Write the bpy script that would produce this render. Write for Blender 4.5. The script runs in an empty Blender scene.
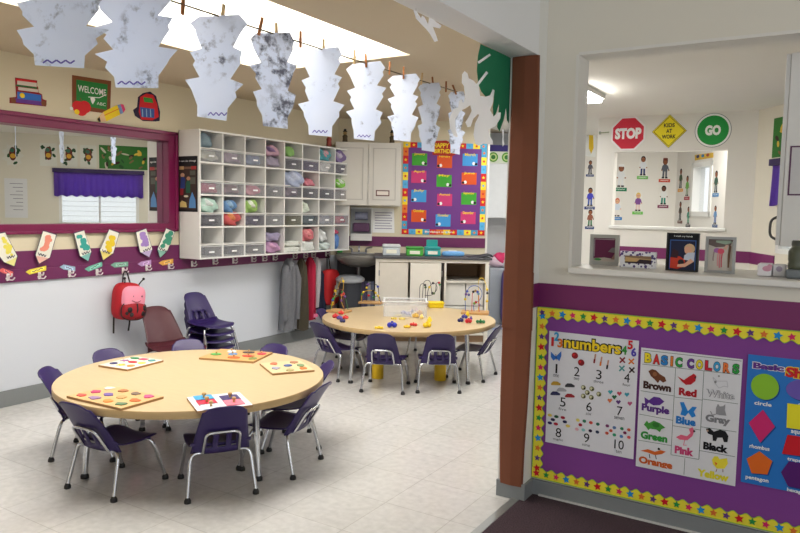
import bpy, bmesh, math, random
from mathutils import Vector, Matrix
random.seed(7)
scn = bpy.context.scene
COL = scn.collection
PI = math.pi

# ------------------------------------------------------------------ camera
F, H = 700.0, 1.43
PITCH, ROLL, YAW = math.radians(4.64), math.radians(1.12), math.radians(31.9)
def _rot(p, r):
    a = Matrix(((math.cos(r), -math.sin(r), 0), (math.sin(r), math.cos(r), 0), (0, 0, 1)))
    b = Matrix(((1, 0, 0), (0, math.cos(p), -math.sin(p)), (0, math.sin(p), math.cos(p))))
    return a @ b
_R = _rot(PITCH, ROLL)                              # levelled frame -> camera frame (x right, y down, z forward)
_X = _R @ Vector((math.cos(YAW), 0, -math.sin(YAW)))
_Y = _R @ Vector((math.sin(YAW), 0, math.cos(YAW)))
_Z = -(_R @ Vector((0, 1, 0)))
WM = Matrix((_X, _Y, _Z))                           # camera frame -> world
CAM = Vector((0, 0, H))
def ray(x, y):
    return WM @ Vector(((x - 400) / F, (y - 266.5) / F, 1))
def at(x, y, n, d):                                 # where the sight line meets the plane n.p = d
    r = ray(x, y); n = Vector(n)
    return CAM + r * ((d - n.dot(CAM)) / n.dot(r))
def flr(x, y, z=0.0):
    return at(x, y, (0, 0, 1), z)
cd = bpy.data.cameras.new('camera'); cam = bpy.data.objects.new('camera', cd); COL.objects.link(cam)
cd.sensor_fit = 'HORIZONTAL'; cd.sensor_width = 36; cd.lens = F / 800 * 36; cd.clip_start = 0.05
right, down, fwd = WM.col[0], WM.col[1], WM.col[2]
m = Matrix((right, -down, -fwd)).transposed().to_4x4(); m.translation = CAM
cam.matrix_world = m
scn.camera = cam
scn.view_settings.view_transform = 'Standard'
scn.view_settings.look = 'None'

# ------------------------------------------------------------------ materials
def lin(c):
    return tuple((v / 255 / 12.92) if v / 255 <= .04045 else ((v / 255 + .055) / 1.055) ** 2.4 for v in c)
_M = {}
def M(rgb, rough=.55, metal=0, noise=.05, scale=18, alpha=1, name=None, bump=0, spec=.5, transl=0, coat=0):
    key = (rgb, rough, metal, noise, scale, alpha, bump, spec, transl, coat)
    if key in _M: return _M[key]
    mt = bpy.data.materials.new(name or 'paint_%d_%d_%d' % rgb); mt.use_nodes = True
    nt = mt.node_tree; b = nt.nodes['Principled BSDF']
    c = lin(rgb)
    b.inputs['Roughness'].default_value = rough; b.inputs['Metallic'].default_value = metal
    b.inputs['Specular IOR Level'].default_value = spec
    b.inputs['Alpha'].default_value = alpha
    if coat: b.inputs['Coat Weight'].default_value = coat
    if noise:
        tc = nt.nodes.new('ShaderNodeTexCoord'); nz = nt.nodes.new('ShaderNodeTexNoise'); nz.inputs['Scale'].default_value = scale
        nz.inputs['Detail'].default_value = 3
        mx = nt.nodes.new('ShaderNodeMix'); mx.data_type = 'RGBA'
        mx.inputs[6].default_value = tuple(v * (1 - noise) for v in c) + (1,)
        mx.inputs[7].default_value = tuple(min(1, v * (1 + noise)) for v in c) + (1,)
        nt.links.new(tc.outputs['Object'], nz.inputs['Vector']); nt.links.new(nz.outputs['Fac'], mx.inputs[0])
        nt.links.new(mx.outputs[2], b.inputs['Base Color'])
        if bump:
            bp = nt.nodes.new('ShaderNodeBump'); bp.inputs['Strength'].default_value = bump; bp.inputs['Distance'].default_value = .01
            nt.links.new(nz.outputs['Fac'], bp.inputs['Height']); nt.links.new(bp.outputs[0], b.inputs['Normal'])
    else:
        b.inputs['Base Color'].default_value = c + (1,)
    if transl:
        out = nt.nodes['Material Output']; tr = nt.nodes.new('ShaderNodeBsdfTranslucent'); tr.inputs[0].default_value = c + (1,)
        ms = nt.nodes.new('ShaderNodeMixShader'); ms.inputs[0].default_value = transl
        nt.links.new(b.outputs[0], ms.inputs[1]); nt.links.new(tr.outputs[0], ms.inputs[2]); nt.links.new(ms.outputs[0], out.inputs[0])
    _M[key] = mt
    return mt
def ink(rgb):                                      # printed colour on paper
    return M(rgb, .6, noise=.03, scale=40, spec=.3)
def glow(rgb, s):
    mt = bpy.data.materials.new('light_panel'); mt.use_nodes = True; nt = mt.node_tree
    b = nt.nodes['Principled BSDF']; b.inputs['Base Color'].default_value = lin(rgb) + (1,)
    b.inputs['Emission Color'].default_value = lin(rgb) + (1,); b.inputs['Emission Strength'].default_value = s
    return mt
def node_mat(name):
    mt = bpy.data.materials.new(name); mt.use_nodes = True; nt = mt.node_tree
    return mt, nt, nt.nodes['Principled BSDF'], nt.nodes.new
def floor_tile():
    mt, nt, b, N = node_mat('vinyl_tile')
    ge = N('ShaderNodeNewGeometry'); mp = N('ShaderNodeMapping'); mp.inputs['Location'].default_value = (2.51, 0.06, 0)
    nt.links.new(ge.outputs['Position'], mp.inputs[0])
    br = N('ShaderNodeTexBrick'); br.offset = 0; br.inputs['Scale'].default_value = 1
    br.inputs['Brick Width'].default_value = .357; br.inputs['Row Height'].default_value = .357; br.inputs['Mortar Size'].default_value = .0022
    br.inputs['Color1'].default_value = lin((206, 205, 203)) + (1,); br.inputs['Color2'].default_value = lin((200, 199, 196)) + (1,)
    br.inputs['Mortar'].default_value = lin((180, 178, 174)) + (1,)
    nt.links.new(mp.outputs[0], br.inputs['Vector'])
    nz = N('ShaderNodeTexNoise'); nz.inputs['Scale'].default_value = 26; nz.inputs['Detail'].default_value = 5
    nt.links.new(ge.outputs['Position'], nz.inputs['Vector'])
    cr = N('ShaderNodeMapRange'); cr.inputs[1].default_value = .3; cr.inputs[2].default_value = .7; cr.inputs[3].default_value = .9; cr.inputs[4].default_value = 1.06
    nt.links.new(nz.outputs['Fac'], cr.inputs[0])
    mx = N('ShaderNodeMix'); mx.data_type = 'RGBA'; mx.blend_type = 'MULTIPLY'; mx.inputs[0].default_value = 1
    nt.links.new(br.outputs['Color'], mx.inputs[6]); nt.links.new(cr.outputs[0], mx.inputs[7]); nt.links.new(mx.outputs[2], b.inputs['Base Color'])
    n2 = N('ShaderNodeTexNoise'); n2.inputs['Scale'].default_value = 3.0
    nt.links.new(ge.outputs['Position'], n2.inputs['Vector'])
    r2 = N('ShaderNodeMapRange'); r2.inputs[3].default_value = .10; r2.inputs[4].default_value = .22
    nt.links.new(n2.outputs['Fac'], r2.inputs[0]); nt.links.new(r2.outputs[0], b.inputs['Roughness'])
    return mt
def carpet_mat():
    mt, nt, b, N = node_mat('carpet_pile')
    ge = N('ShaderNodeNewGeometry'); nz = N('ShaderNodeTexNoise'); nz.inputs['Scale'].default_value = 160; nz.inputs['Detail'].default_value = 4
    nt.links.new(ge.outputs['Position'], nz.inputs['Vector'])
    cr = N('ShaderNodeValToRGB'); cr.color_ramp.elements[0].position = .35; cr.color_ramp.elements[1].position = .7
    cr.color_ramp.elements[0].color = lin((38, 26, 32)) + (1,); cr.color_ramp.elements[1].color = lin((84, 62, 72)) + (1,)
    nt.links.new(nz.outputs['Fac'], cr.inputs[0]); nt.links.new(cr.outputs[0], b.inputs['Base Color'])
    bp = N('ShaderNodeBump'); bp.inputs['Strength'].default_value = .6; bp.inputs['Distance'].default_value = .01
    nt.links.new(nz.outputs['Fac'], bp.inputs['Height']); nt.links.new(bp.outputs[0], b.inputs['Normal'])
    b.inputs['Roughness'].default_value = .95
    return mt
def laminate(rgb, name):
    mt, nt, b, N = node_mat(name)
    tc = N('ShaderNodeTexCoord'); mp = N('ShaderNodeMapping'); mp.inputs['Scale'].default_value = (3, 40, 3); mp.inputs['Rotation'].default_value = (0, 0, .6)
    nt.links.new(tc.outputs['Object'], mp.inputs[0])
    nz = N('ShaderNodeTexNoise'); nz.inputs['Scale'].default_value = 2.2; nz.inputs['Detail'].default_value = 5
    nt.links.new(mp.outputs[0], nz.inputs['Vector'])
    mx = N('ShaderNodeMix'); mx.data_type = 'RGBA'; c = lin(rgb)
    mx.inputs[6].default_value = tuple(v * .86 for v in c) + (1,); mx.inputs[7].default_value = tuple(min(1, v * 1.1) for v in c) + (1,)
    nt.links.new(nz.outputs['Fac'], mx.inputs[0]); nt.links.new(mx.outputs[2], b.inputs['Base Color'])
    b.inputs['Roughness'].default_value = .38
    return mt
def smudge_paper(seed, dens, base=(218, 226, 244)):
    mt, nt, b, N = node_mat('painted_paper')
    tc = N('ShaderNodeTexCoord')
    n1 = N('ShaderNodeTexNoise'); n1.noise_dimensions = '4D'; n1.inputs['W'].default_value = seed * 3.7; n1.inputs['Scale'].default_value = 22; n1.inputs['Detail'].default_value = 6; n1.inputs['Roughness'].default_value = .65
    n2 = N('ShaderNodeTexNoise'); n2.noise_dimensions = '4D'; n2.inputs['W'].default_value = seed * 1.3 + 9; n2.inputs['Scale'].default_value = 6; n2.inputs['Detail'].default_value = 2
    for n in (n1, n2): nt.links.new(tc.outputs['Object'], n.inputs['Vector'])
    r1 = N('ShaderNodeMapRange'); r1.inputs[1].default_value = .56 - dens * .1; r1.inputs[2].default_value = .68 - dens * .08
    r2 = N('ShaderNodeMapRange'); r2.inputs[1].default_value = .52 - dens * .15; r2.inputs[2].default_value = .66 - dens * .12
    nt.links.new(n1.outputs['Fac'], r1.inputs[0]); nt.links.new(n2.outputs['Fac'], r2.inputs[0])
    mu = N('ShaderNodeMath'); mu.operation = 'MULTIPLY'; nt.links.new(r1.outputs[0], mu.inputs[0]); nt.links.new(r2.outputs[0], mu.inputs[1])
    n3 = N('ShaderNodeMix'); n3.data_type = 'RGBA'; n3.inputs[6].default_value = lin(base) + (1,); n3.inputs[7].default_value = lin((198, 211, 236)) + (1,)
    nt.links.new(n2.outputs['Fac'], n3.inputs[0])
    mx = N('ShaderNodeMix'); mx.data_type = 'RGBA'; mx.inputs[7].default_value = lin((88, 90, 104)) + (1,)
    nt.links.new(mu.outputs[0], mx.inputs[0]); nt.links.new(n3.outputs[2], mx.inputs[6]); nt.links.new(mx.outputs[2], b.inputs['Base Color'])
    b.inputs['Roughness'].default_value = .8
    out = nt.nodes['Material Output']; tr = N('ShaderNodeBsdfTranslucent'); nt.links.new(mx.outputs[2], tr.inputs[0])
    ms = N('ShaderNodeMixShader'); ms.inputs[0].default_value = .16
    nt.links.new(b.outputs[0], ms.inputs[1]); nt.links.new(tr.outputs[0], ms.inputs[2]); nt.links.new(ms.outputs[0], out.inputs[0])
    return mt

CHROME = M((205, 207, 212), .22, 1, 0); STEEL = M((150, 152, 156), .35, 1, 0)
BLACK = M((22, 22, 25), .5, noise=0); WHITE = M((232, 232, 228), .5, noise=.02)
PURPLE_PLASTIC = M((40, 22, 84), .42, noise=.04); MAROON_PLASTIC = M((76, 28, 38), .42, noise=.04)
WHITE_BOARD = M((226, 225, 222), .45, noise=.02, name='white_melamine')
PAPER = M((236, 236, 236), .7, noise=.02, name='paper')

# ------------------------------------------------------------------ mesh builder
def fillet(pts, r, n=5, closed=False):
    P = [Vector(p) for p in pts]; out = []
    L = len(P)
    for i, p in enumerate(P):
        if not closed and i in (0, L - 1): out.append(p); continue
        a, c = P[(i - 1) % L], P[(i + 1) % L]
        d1 = min(r, (a - p).length * .49); d2 = min(r, (c - p).length * .49)
        s = p + (a - p).normalized() * d1; e = p + (c - p).normalized() * d2
        for k in range(n + 1):
            t = k / n; out.append(s * (1 - t) ** 2 + p * 2 * t * (1 - t) + e * t * t)
    return out
class MB:
    def __init__(s): s.v = []; s.f = []; s.m = []; s.s = []; s.mats = []
    def mi(s, mat):
        if mat not in s.mats: s.mats.append(mat)
        return s.mats.index(mat)
    def add(s, vs, fs, mat, smooth=False):
        o = len(s.v); k = s.mi(mat); s.v += [Vector(v) for v in vs]
        for f in fs: s.f.append([i + o for i in f]); s.m.append(k); s.s.append(smooth)
        return s
    def bm(s, b, mat, smooth=False):
        b.verts.index_update(); s.add([v.co.copy() for v in b.verts], [[v.index for v in f.verts] for f in b.faces], mat, smooth); b.free(); return s
    def box(s, c, size, mat, rz=0, bev=0, rot=None, seg=2):
        b = bmesh.new(); bmesh.ops.create_cube(b, size=1)
        for v in b.verts: v.co = Vector((v.co.x * size[0], v.co.y * size[1], v.co.z * size[2]))
        if bev: bmesh.ops.bevel(b, geom=list(b.edges), offset=bev, segments=seg, affect='EDGES', profile=.5)
        R = rot if rot is not None else Matrix.Rotation(rz, 3, 'Z')
        for v in b.verts: v.co = R @ v.co + Vector(c)
        return s.bm(b, mat, False)
    def span(s, lo, hi, mat, bev=0):
        return s.box([(a + b) / 2 for a, b in zip(lo, hi)], [abs(b - a) for a, b in zip(lo, hi)], mat, bev=bev)
    def prism(s, pts, fr, d0, d1, mat, side=None):
        n = len(pts); a = [fr.p(u, v, d0) for u, v in pts]; b = [fr.p(u, v, d1) for u, v in pts]
        ar = sum(pts[i][0] * pts[(i + 1) % n][1] - pts[(i + 1) % n][0] * pts[i][1] for i in range(n))
        I = list(range(n)) if ar > 0 else list(range(n))[::-1]
        s.add(b, [I], mat); s.add(a, [I[::-1]], side or mat)
        s.add(a + b, [[I[i], I[(i + 1) % n], I[(i + 1) % n] + n, I[i] + n] for i in range(n)], side or mat); return s
    def tube(s, path, r, mat, seg=8, closed=False, cap=True):
        P = [Vector(p) for p in path]; n = len(P); rr = r if isinstance(r, (list, tuple)) else [r] * n
        T = []
        for i in range(n):
            a = P[i - 1] if (i or closed) else P[i]; b = P[(i + 1) % n] if (i < n - 1 or closed) else P[i]
            t = (b - a); T.append(t.normalized() if t.length > 1e-9 else Vector((0, 0, 1)))
        u = T[0].orthogonal().normalized(); vs = []
        for i in range(n):
            u = (u - T[i] * u.dot(T[i])); u = u.normalized() if u.length > 1e-6 else T[i].orthogonal().normalized(); w = T[i].cross(u)
            for k in range(seg):
                a = 2 * PI * k / seg; vs.append(P[i] + (u * math.cos(a) + w * math.sin(a)) * rr[i])
        fs = []
        for i in range(n if closed else n - 1):
            j = (i + 1) % n
            for k in range(seg): l = (k + 1) % seg; fs.append([i * seg + k, i * seg + l, j * seg + l, j * seg + k])
        s.add(vs, fs, mat, True)
        if cap and not closed:
            s.add(vs[:seg], [list(range(seg))[::-1]], mat); s.add(vs[-seg:], [list(range(seg))], mat)
        return s
    def lathe(s, prof, c, mat, seg=24, rot=None, smooth=True, sx=1, sy=1, cap=True):
        c = Vector(c); R = rot or Matrix.Identity(3); vs = []; n = len(prof)
        for r, z in prof:
            for k in range(seg):
                a = 2 * PI * k / seg; vs.append(c + R @ Vector((r * math.cos(a) * sx, r * math.sin(a) * sy, z)))
        fs = []
        for i in range(n - 1):
            for k in range(seg): l = (k + 1) % seg; fs.append([i * seg + k, i * seg + l, (i + 1) * seg + l, (i + 1) * seg + k])
        s.add(vs, fs, mat, smooth)
        if cap and prof[0][0] > 1e-3: s.add(vs[:seg], [list(range(seg))[::-1]], mat)
        if cap and prof[-1][0] > 1e-3: s.add(vs[-seg:], [list(range(seg))], mat)
        return s
    def blob(s, c, rad, mat, e1=1, e2=1, axes=None, seg=20, rings=12, wob=0, sd=0):   # superellipsoid
        c = Vector(c); A = axes or (Vector((1, 0, 0)), Vector((0, 1, 0)), Vector((0, 0, 1))); vs = []
        pw = lambda x, e: math.copysign(abs(x) ** e, x); rnd = random.Random(sd)
        ph = [(rnd.uniform(0, 6), rnd.uniform(2, 5), rnd.uniform(2, 6)) for _ in range(4)]
        for i in range(rings + 1):
            th = -PI / 2 + PI * i / rings
            for k in range(seg):
                a = 2 * PI * k / seg
                x = pw(math.cos(th), e1) * pw(math.cos(a), e2); y = pw(math.cos(th), e1) * pw(math.sin(a), e2); z = pw(math.sin(th), e1)
                w = 1 + wob * sum(math.sin(p + f * x * 1.3 + g * y + f * z) for p, f, g in ph) / 2
                vs.append(c + A[0] * x * rad[0] * w + A[1] * y * rad[1] * w + A[2] * z * rad[2] * w)
        fs = [[i * seg + k, i * seg + (k + 1) % seg, (i + 1) * seg + (k + 1) % seg, (i + 1) * seg + k] for i in range(rings) for k in range(seg)]
        return s.add(vs, fs, mat, True)
    def sheet(s, fn, us, vs, mat, th=.006, hole=None):
        b = bmesh.new(); g = [[b.verts.new(fn(u, v)) for v in vs] for u in us]
        for i in range(len(us) - 1):
            for j in range(len(vs) - 1):
                if hole and hole((us[i] + us[i + 1]) / 2, (vs[j] + vs[j + 1]) / 2): continue
                b.faces.new((g[i][j], g[i + 1][j], g[i + 1][j + 1], g[i][j + 1]))
        bmesh.ops.delete(b, geom=[v for v in b.verts if not v.link_faces], context='VERTS')
        bmesh.ops.recalc_face_normals(b, faces=list(b.faces))
        bmesh.ops.solidify(b, geom=list(b.faces), thickness=th)
        return s.bm(b, mat, True)
    def build(s, name, parent=None, local=False, label=None, cat=None, group=None, kind=None, world_origin=False):
        me = bpy.data.meshes.new(name); off = Vector((0, 0, 0))
        if parent is not None and not local: off = parent['_w'] if '_w' in parent else parent.location; off = Vector(off)
        if parent is None and not local and not world_origin and s.v:
            xs = [v.x for v in s.v]; ys = [v.y for v in s.v]; off = Vector(((min(xs) + max(xs)) / 2, (min(ys) + max(ys)) / 2, min(v.z for v in s.v)))
        me.from_pydata([v - off for v in s.v], [], s.f)
        for mt in s.mats: me.materials.append(mt)
        me.polygons.foreach_set('material_index', s.m); me.polygons.foreach_set('use_smooth', s.s); me.update()
        o = bpy.data.objects.new(name, me); COL.objects.link(o)
        if parent is not None: o.parent = parent
        elif not local: o.location = off
        W_OFF[o.name] = off
        tag(o, label, cat, group, kind); return o
W_OFF = {}
def tag(o, label=None, cat=None, group=None, kind=None):
    if label: o['label'] = label
    if cat: o['category'] = cat
    if group: o['group'] = group
    if kind: o['kind'] = kind
    return o
def thing(name, loc, label, cat, group=None, rz=0):
    o = bpy.data.objects.new(name, None); COL.objects.link(o); o.location = loc; o.rotation_euler = (0, 0, rz); o.empty_display_size = .05
    return tag(o, label, cat, group)
def sub(mb, name, part, root, label=None):              # a sub-part: world coordinates, the part has no offset of its own
    me_off = Vector(root.location); o = mb.build(name, None, local=True)
    for v in o.data.vertices: v.co -= me_off
    o.parent = part
    if label: o['label'] = label
    return o
def copy_tree(o, parent=None):
    c = o.copy(); COL.objects.link(c); c.parent = parent
    for ch in list(o.children): copy_tree(ch, c)
    return c
def struct(mb, name): return mb.build(name, kind='structure', world_origin=True)

class Fr:                                               # a plane to draw and measure on
    def __init__(s, O, U, N):
        s.O = Vector(O); s.U = Vector(U).normalized(); s.N = Vector(N).normalized(); s.V = Vector((0, 0, 1)) if abs(s.N.z) < .9 else s.N.cross(s.U)
    def p(s, u, v, d=0): return s.O + s.U * u + s.V * v + s.N * d
    def uv(s, x, y, d=0):
        q = at(x, y, s.N, s.N.dot(s.O) + d) - s.O; return (q.dot(s.U), q.dot(s.V))
    def uvs(s, pts, d=0): return [s.uv(x, y, d) for x, y in pts]
    def off(s, d): return Fr(s.O + s.N * d, s.U, s.N)
_TX = {}
def text_geo(t, bold):
    if (t, bold) in _TX: return _TX[(t, bold)]
    cu = bpy.data.curves.new('t', 'FONT'); cu.body = t; cu.size = 1; cu.offset = bold; cu.resolution_u = 3; cu.fill_mode = 'FRONT'
    o = bpy.data.objects.new('t', cu); COL.objects.link(o)
    dg = bpy.context.evaluated_depsgraph_get(); me = bpy.data.meshes.new_from_object(o.evaluated_get(dg))
    vs = [(v.co.x, v.co.y) for v in me.vertices]; fs = [list(p.vertices) for p in me.polygons]
    bpy.data.objects.remove(o); bpy.data.curves.remove(cu); bpy.data.meshes.remove(me)
    _TX[(t, bold)] = (vs, fs); return vs, fs
class Art(MB):                                          # flat printed work on a plane, in thin layers
    def __init__(s, fr, base=.002, step=.0008): super().__init__(); s.fr = fr; s.base = base; s.step = step; s.n = 0
    def poly(s, pts, mat, k=1):
        n = len(pts); ar = sum(pts[i][0] * pts[(i + 1) % n][1] - pts[(i + 1) % n][0] * pts[i][1] for i in range(n))
        I = list(range(n)) if ar > 0 else list(range(n))[::-1]; s.n += 1
        return s.add([s.fr.p(u, v, s.base + k * s.step + (s.n % 40) * 1.2e-5) for u, v in pts], [I], mat)
    def ppoly(s, px, mat, k=1): return s.poly(s.fr.uvs(px), mat, k)
    def slab(s, pts, mat, side=None): s.prism(pts, s.fr, 0, s.base, mat, side); return s
    def rect(s, u0, v0, u1, v1, mat, k=1): return s.poly([(u0, v0), (u1, v0), (u1, v1), (u0, v1)], mat, k)
    def disc(s, u, v, r, mat, k=1, ry=None, n=16, rot=0): 
        ry = ry or r; c, q = math.cos(rot), math.sin(rot)
        return s.poly([(u + r * math.cos(a) * c - ry * math.sin(a) * q, v + r * math.cos(a) * q + ry * math.sin(a) * c) for a in [2 * PI * i / n for i in range(n)]], mat, k)
    def pdisc(s, x, y, rpx, mat, k=1, rypx=None, n=14, rot=0):
        u, v = s.fr.uv(x, y); sc = s.scale(x, y); return s.disc(u, v, rpx * sc[0], mat, k, (rypx or rpx) * sc[1], n, rot)
    def scale(s, x, y):
        a, b = s.fr.uv(x - 1, y), s.fr.uv(x + 1, y); c, d = s.fr.uv(x, y - 1), s.fr.uv(x, y + 1); return (abs(b[0] - a[0]) / 2, abs(d[1] - c[1]) / 2)
    def star(s, u, v, r, mat, k=1, rot=0, n=5, inner=.45):
        return s.poly([(u + (r if i % 2 == 0 else r * inner) * math.sin(rot + PI * i / n), v + (r if i % 2 == 0 else r * inner) * math.cos(rot + PI * i / n)) for i in range(2 * n)], mat, k)
    def text(s, t, u, v, w, h, mat, k=2, bold=0, rot=0):        # centred, fitted to w x h
        vs, fs = text_geo(t, bold)
        if not vs: return s
        x0, x1 = min(a for a, _ in vs), max(a for a, _ in vs); y0, y1 = min(b for _, b in vs), max(b for _, b in vs)
        sx, sy = w / max(x1 - x0, 1e-6), h / max(y1 - y0, 1e-6); c, q = math.cos(rot), math.sin(rot); P = []
        for a, b in vs:
            x, y = (a - (x0 + x1) / 2) * sx, (b - (y0 + y1) / 2) * sy; P.append(s.fr.p(u + x * c - y * q, v + x * q + y * c, s.base + k * s.step))
        return s.add(P, fs, mat)
    def ptext(s, t, x, y, wpx, hpx, mat, k=2, bold=0, rot=0):
        u, v = s.fr.uv(x, y); sc = s.scale(x, y); return s.text(t, u, v, wpx * sc[0], hpx * sc[1], mat, k, bold, 0)
    def stroke(s, pts, w, mat, k=2):                              # a drawn line in u, v
        for a, b in zip(pts, pts[1:]):
            dx, dy = b[0] - a[0], b[1] - a[1]; L = math.hypot(dx, dy) or 1; nx, ny = -dy / L * w / 2, dx / L * w / 2
            s.poly([(a[0] - nx, a[1] - ny), (b[0] - nx, b[1] - ny), (b[0] + nx, b[1] + ny), (a[0] + nx, a[1] + ny)], mat, k)
        return s
    def pstroke(s, px, w, mat, k=2): return s.stroke(s.fr.uvs(px), w, mat, k)

# ------------------------------------------------------------------ planes of the place
XL = -4.87
YP = 3.31
YS = 7.6
D3 = Vector((.826, .5635, 0)).normalized(); N3 = Vector((.5635, -.826, 0)).normalized()
CR = Vector((XL, 6.452, 0))
LEFT = Fr((XL, 0, 0), (0, 1, 0), (1, 0, 0))
PART = Fr((0, YP, 0), (1, 0, 0), (0, -1, 0))
BACK = Fr(CR, D3, N3)
STOPW = Fr((0, YS, 0), (1, 0, 0), (0, -1, 0))
FAR = Fr(CR - N3 * 1.1, D3, N3)
DR = Vector((.5635, -.826, 0)).normalized(); NR = Vector((-.826, -.5635, 0)).normalized()
PC = at(752, 230, (0, 1, 0), YS); PC.z = 0
RIGHTW = Fr(PC, DR, NR)
TC = at(676, 190, N3, N3.dot(CR - N3 * 1.1)); TC.z = 0
THIRDW = Fr(TC, DR, NR)
ZC = 2.45
# ================================================================== THE SETTING
CREAM = M((214, 204, 178), .75, noise=.025, scale=3); WAINS = M((210, 215, 224), .55, noise=.015, scale=3)
GREIGE = M((226, 221, 208), .75, noise=.025, scale=3); CEILM = M((196, 182, 158), .85, noise=.02, scale=3)
OFFW = M((228, 225, 218), .7, noise=.02, scale=3); STRIP = M((104, 32, 84), .5, noise=.03); STRIP2 = M((116, 28, 92), .5, noise=.03)
BASEG = M((128, 132, 134), .5, noise=.03); MAGENTA = M((116, 18, 70), .35, noise=.03)
b = MB()
b.add([(-5.2, -1, 0), (-1.30, -1, 0), (-1.30, 3.31, 0), (-1.30, 12, 0), (-5.2, 12, 0)], [[0, 1, 2, 3, 4]], floor_tile())
b.add([(-1.30, 3.31, 0), (3.2, 3.31, 0), (3.2, 12, 0), (-1.30, 12, 0)], [[0, 1, 2, 3]], b.mats[0])
struct(b, 'floor')
b = MB(); b.span((-1.262, -1, -.02), (3.2, 3.31, .006), carpet_mat()); struct(b, 'floor_carpet')
b = MB(); b.span((-1.302, -1, -.01), (-1.26, 3.20, .008), M((150, 152, 150), .35, .6, .03), bev=.002); struct(b, 'trim_threshold')
# left wall: cream above the coat rail, white below, with the recess of the mirror
y0, y1, z0, z1 = 2.60, 4.05, 1.27, 1.975
b = MB(); x = XL - .14
b.span((x, -1, 0), (XL, 6.53, .90), WAINS)
b.span((x, -1, .90), (XL, 6.53, z0), CREAM); b.span((x, -1, z1), (XL, 6.53, 3.0), CREAM)
b.span((x, -1, z0), (XL, y0, z1), CREAM); b.span((x, y1, z0), (XL, 6.53, z1), CREAM)
struct(b, 'wall_left')
b = MB(); b.span((XL, -1, 0), (XL + .012, 6.44, .115), BASEG, bev=.003); struct(b, 'baseboard_left')
b = MB(); b.span((XL, -1, .872), (XL + .016, 6.30, .960), STRIP, bev=.002); b.span((XL, -1, .956), (XL + .010, 4.17, 1.088), STRIP, bev=.002); struct(b, 'trim_1')
# back wall with sink and counter, turned to the left wall
LB = 1.72
b = MB(); b.prism([(-.12, 0), (LB, 0), (LB, 3.0), (-.12, 3.0)], BACK, -.12, 0, CREAM); struct(b, 'wall_back')
b = MB(); b.prism([(.0, 1.005), (LB - .01, 1.005), (LB - .01, 1.118), (.0, 1.118)], BACK, 0, .010, STRIP); struct(b, 'trim_2')
b = MB(); b.prism([(LB - .012, .0), (LB + .01, .0), (LB + .01, 2.4), (LB - .012, 2.4)], BACK, -.125, .014, OFFW); struct(b, 'trim_3')
E1 = BACK.p(LB, 0, -.12); RT = Fr(E1, -N3, D3)
b = MB(); b.prism([(0, 0), (1.0, 0), (1.0, 3), (0, 3)], RT, -.1, 0, OFFW); struct(b, 'wall_return')
GREYW = M((190, 194, 198), .6, noise=.02, scale=3)
ut = (TC - FAR.O).dot(D3)
b = MB(); b.prism([(1.2, 0), (3.0, 0), (3.0, 3), (1.2, 3)], FAR, -.1, 0, GREYW); b.prism([(3.0, 0), (ut + .1, 0), (ut + .1, 3), (3.0, 3)], FAR, -.1, 0, OFFW); struct(b, 'wall_far')
b = MB(); b.prism([(1.3, 0), (2.9, 0), (2.9, .17), (1.3, .17)], FAR, 0, .012, M((70, 76, 86), .5)); struct(b, 'baseboard_far')
# partition with the pass-through, header and end of wall
XC = -1.245; XI = -1.385; YJ = 3.20; OX0, OZ0, OZ1, YB = -1.085, 1.14, 2.178, 3.45
b = MB()
b.span((XC, YP, 0), (3.2, YB, OZ0), GREIGE); b.span((XI, YP, 0), (XC, YB, OZ0), GREIGE); b.span((XI, YP, OZ0), (OX0, YB, OZ1), GREIGE); b.span((XI, YP, OZ1), (3.2, YB, 3.0), GREIGE); b.span((1.3, YP, OZ0), (3.2, YB, OZ1), GREIGE)
b.span((XI, YJ, 0), (XC, YP, 3.0), WHITE)
struct(b, 'wall_partition')
b = MB(); b.span((XI, -1, 2.170), (XC, YJ, 3.0), M((238, 239, 240), .7, noise=.02, scale=3)); struct(b, 'beam_header')
b = MB(); b.span((XC, YP - .006, .964), (3.2, YP, 1.081), STRIP2); b.span((XC, YJ, .964), (XC + .006, YP, 1.081), STRIP2); struct(b, 'trim_4')
b = MB(); b.span((XC, YP - .013, 0), (3.2, YP, .083), BASEG, bev=.003); b.span((XI - .002, YJ - .013, 0), (XC + .012, YP, .085), BASEG, bev=.003); struct(b, 'baseboard_partition')
b = MB(); b.span((-1.2, YP - .022, .006), (3.2, YP - .012, .014), M((200, 200, 198), .4)); struct(b, 'trim_5')
b = MB(); b.span((OX0 - .0, 3.262, 1.142), (1.3, 3.80, 1.172), M((224, 222, 216), .35, noise=.02), bev=.006); struct(b, 'trim_sill')
b = MB()
for lo, hi in (((OX0 - .012, YP - .004, OZ0), (OX0 + .004, YB + .004, OZ1)), ((OX0, YP - .004, OZ1 - .004), (1.3, YB + .004, OZ1 + .010))): b.span(lo, hi, OFFW)
struct(b, 'trim_6')
# wall with the round and octagonal signs, opening to the room behind it
b = MB(); xa, xb, za, zb = -2.065, -.96, 1.295, 2.083
xe = -.36
b.span((-2.25, YS, 0), (xe, YS + .12, za), OFFW); b.span((-2.25, YS, zb), (xe, YS + .12, 3), OFFW); b.span((-2.25, YS, za), (xa, YS + .12, zb), OFFW); b.span((xb, YS, za), (xe, YS + .12, zb), OFFW)
struct(b, 'wall_signs')
b = MB(); b.span((xa - .02, YS - .03, za - .02), (xb + .02, YS + .13, za + .012), WHITE, bev=.004); struct(b, 'trim_7')
b = MB(); b.span((-2.25, YS - .008, .975), (PC.x, YS, 1.088), STRIP2); struct(b, 'trim_8')
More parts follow.
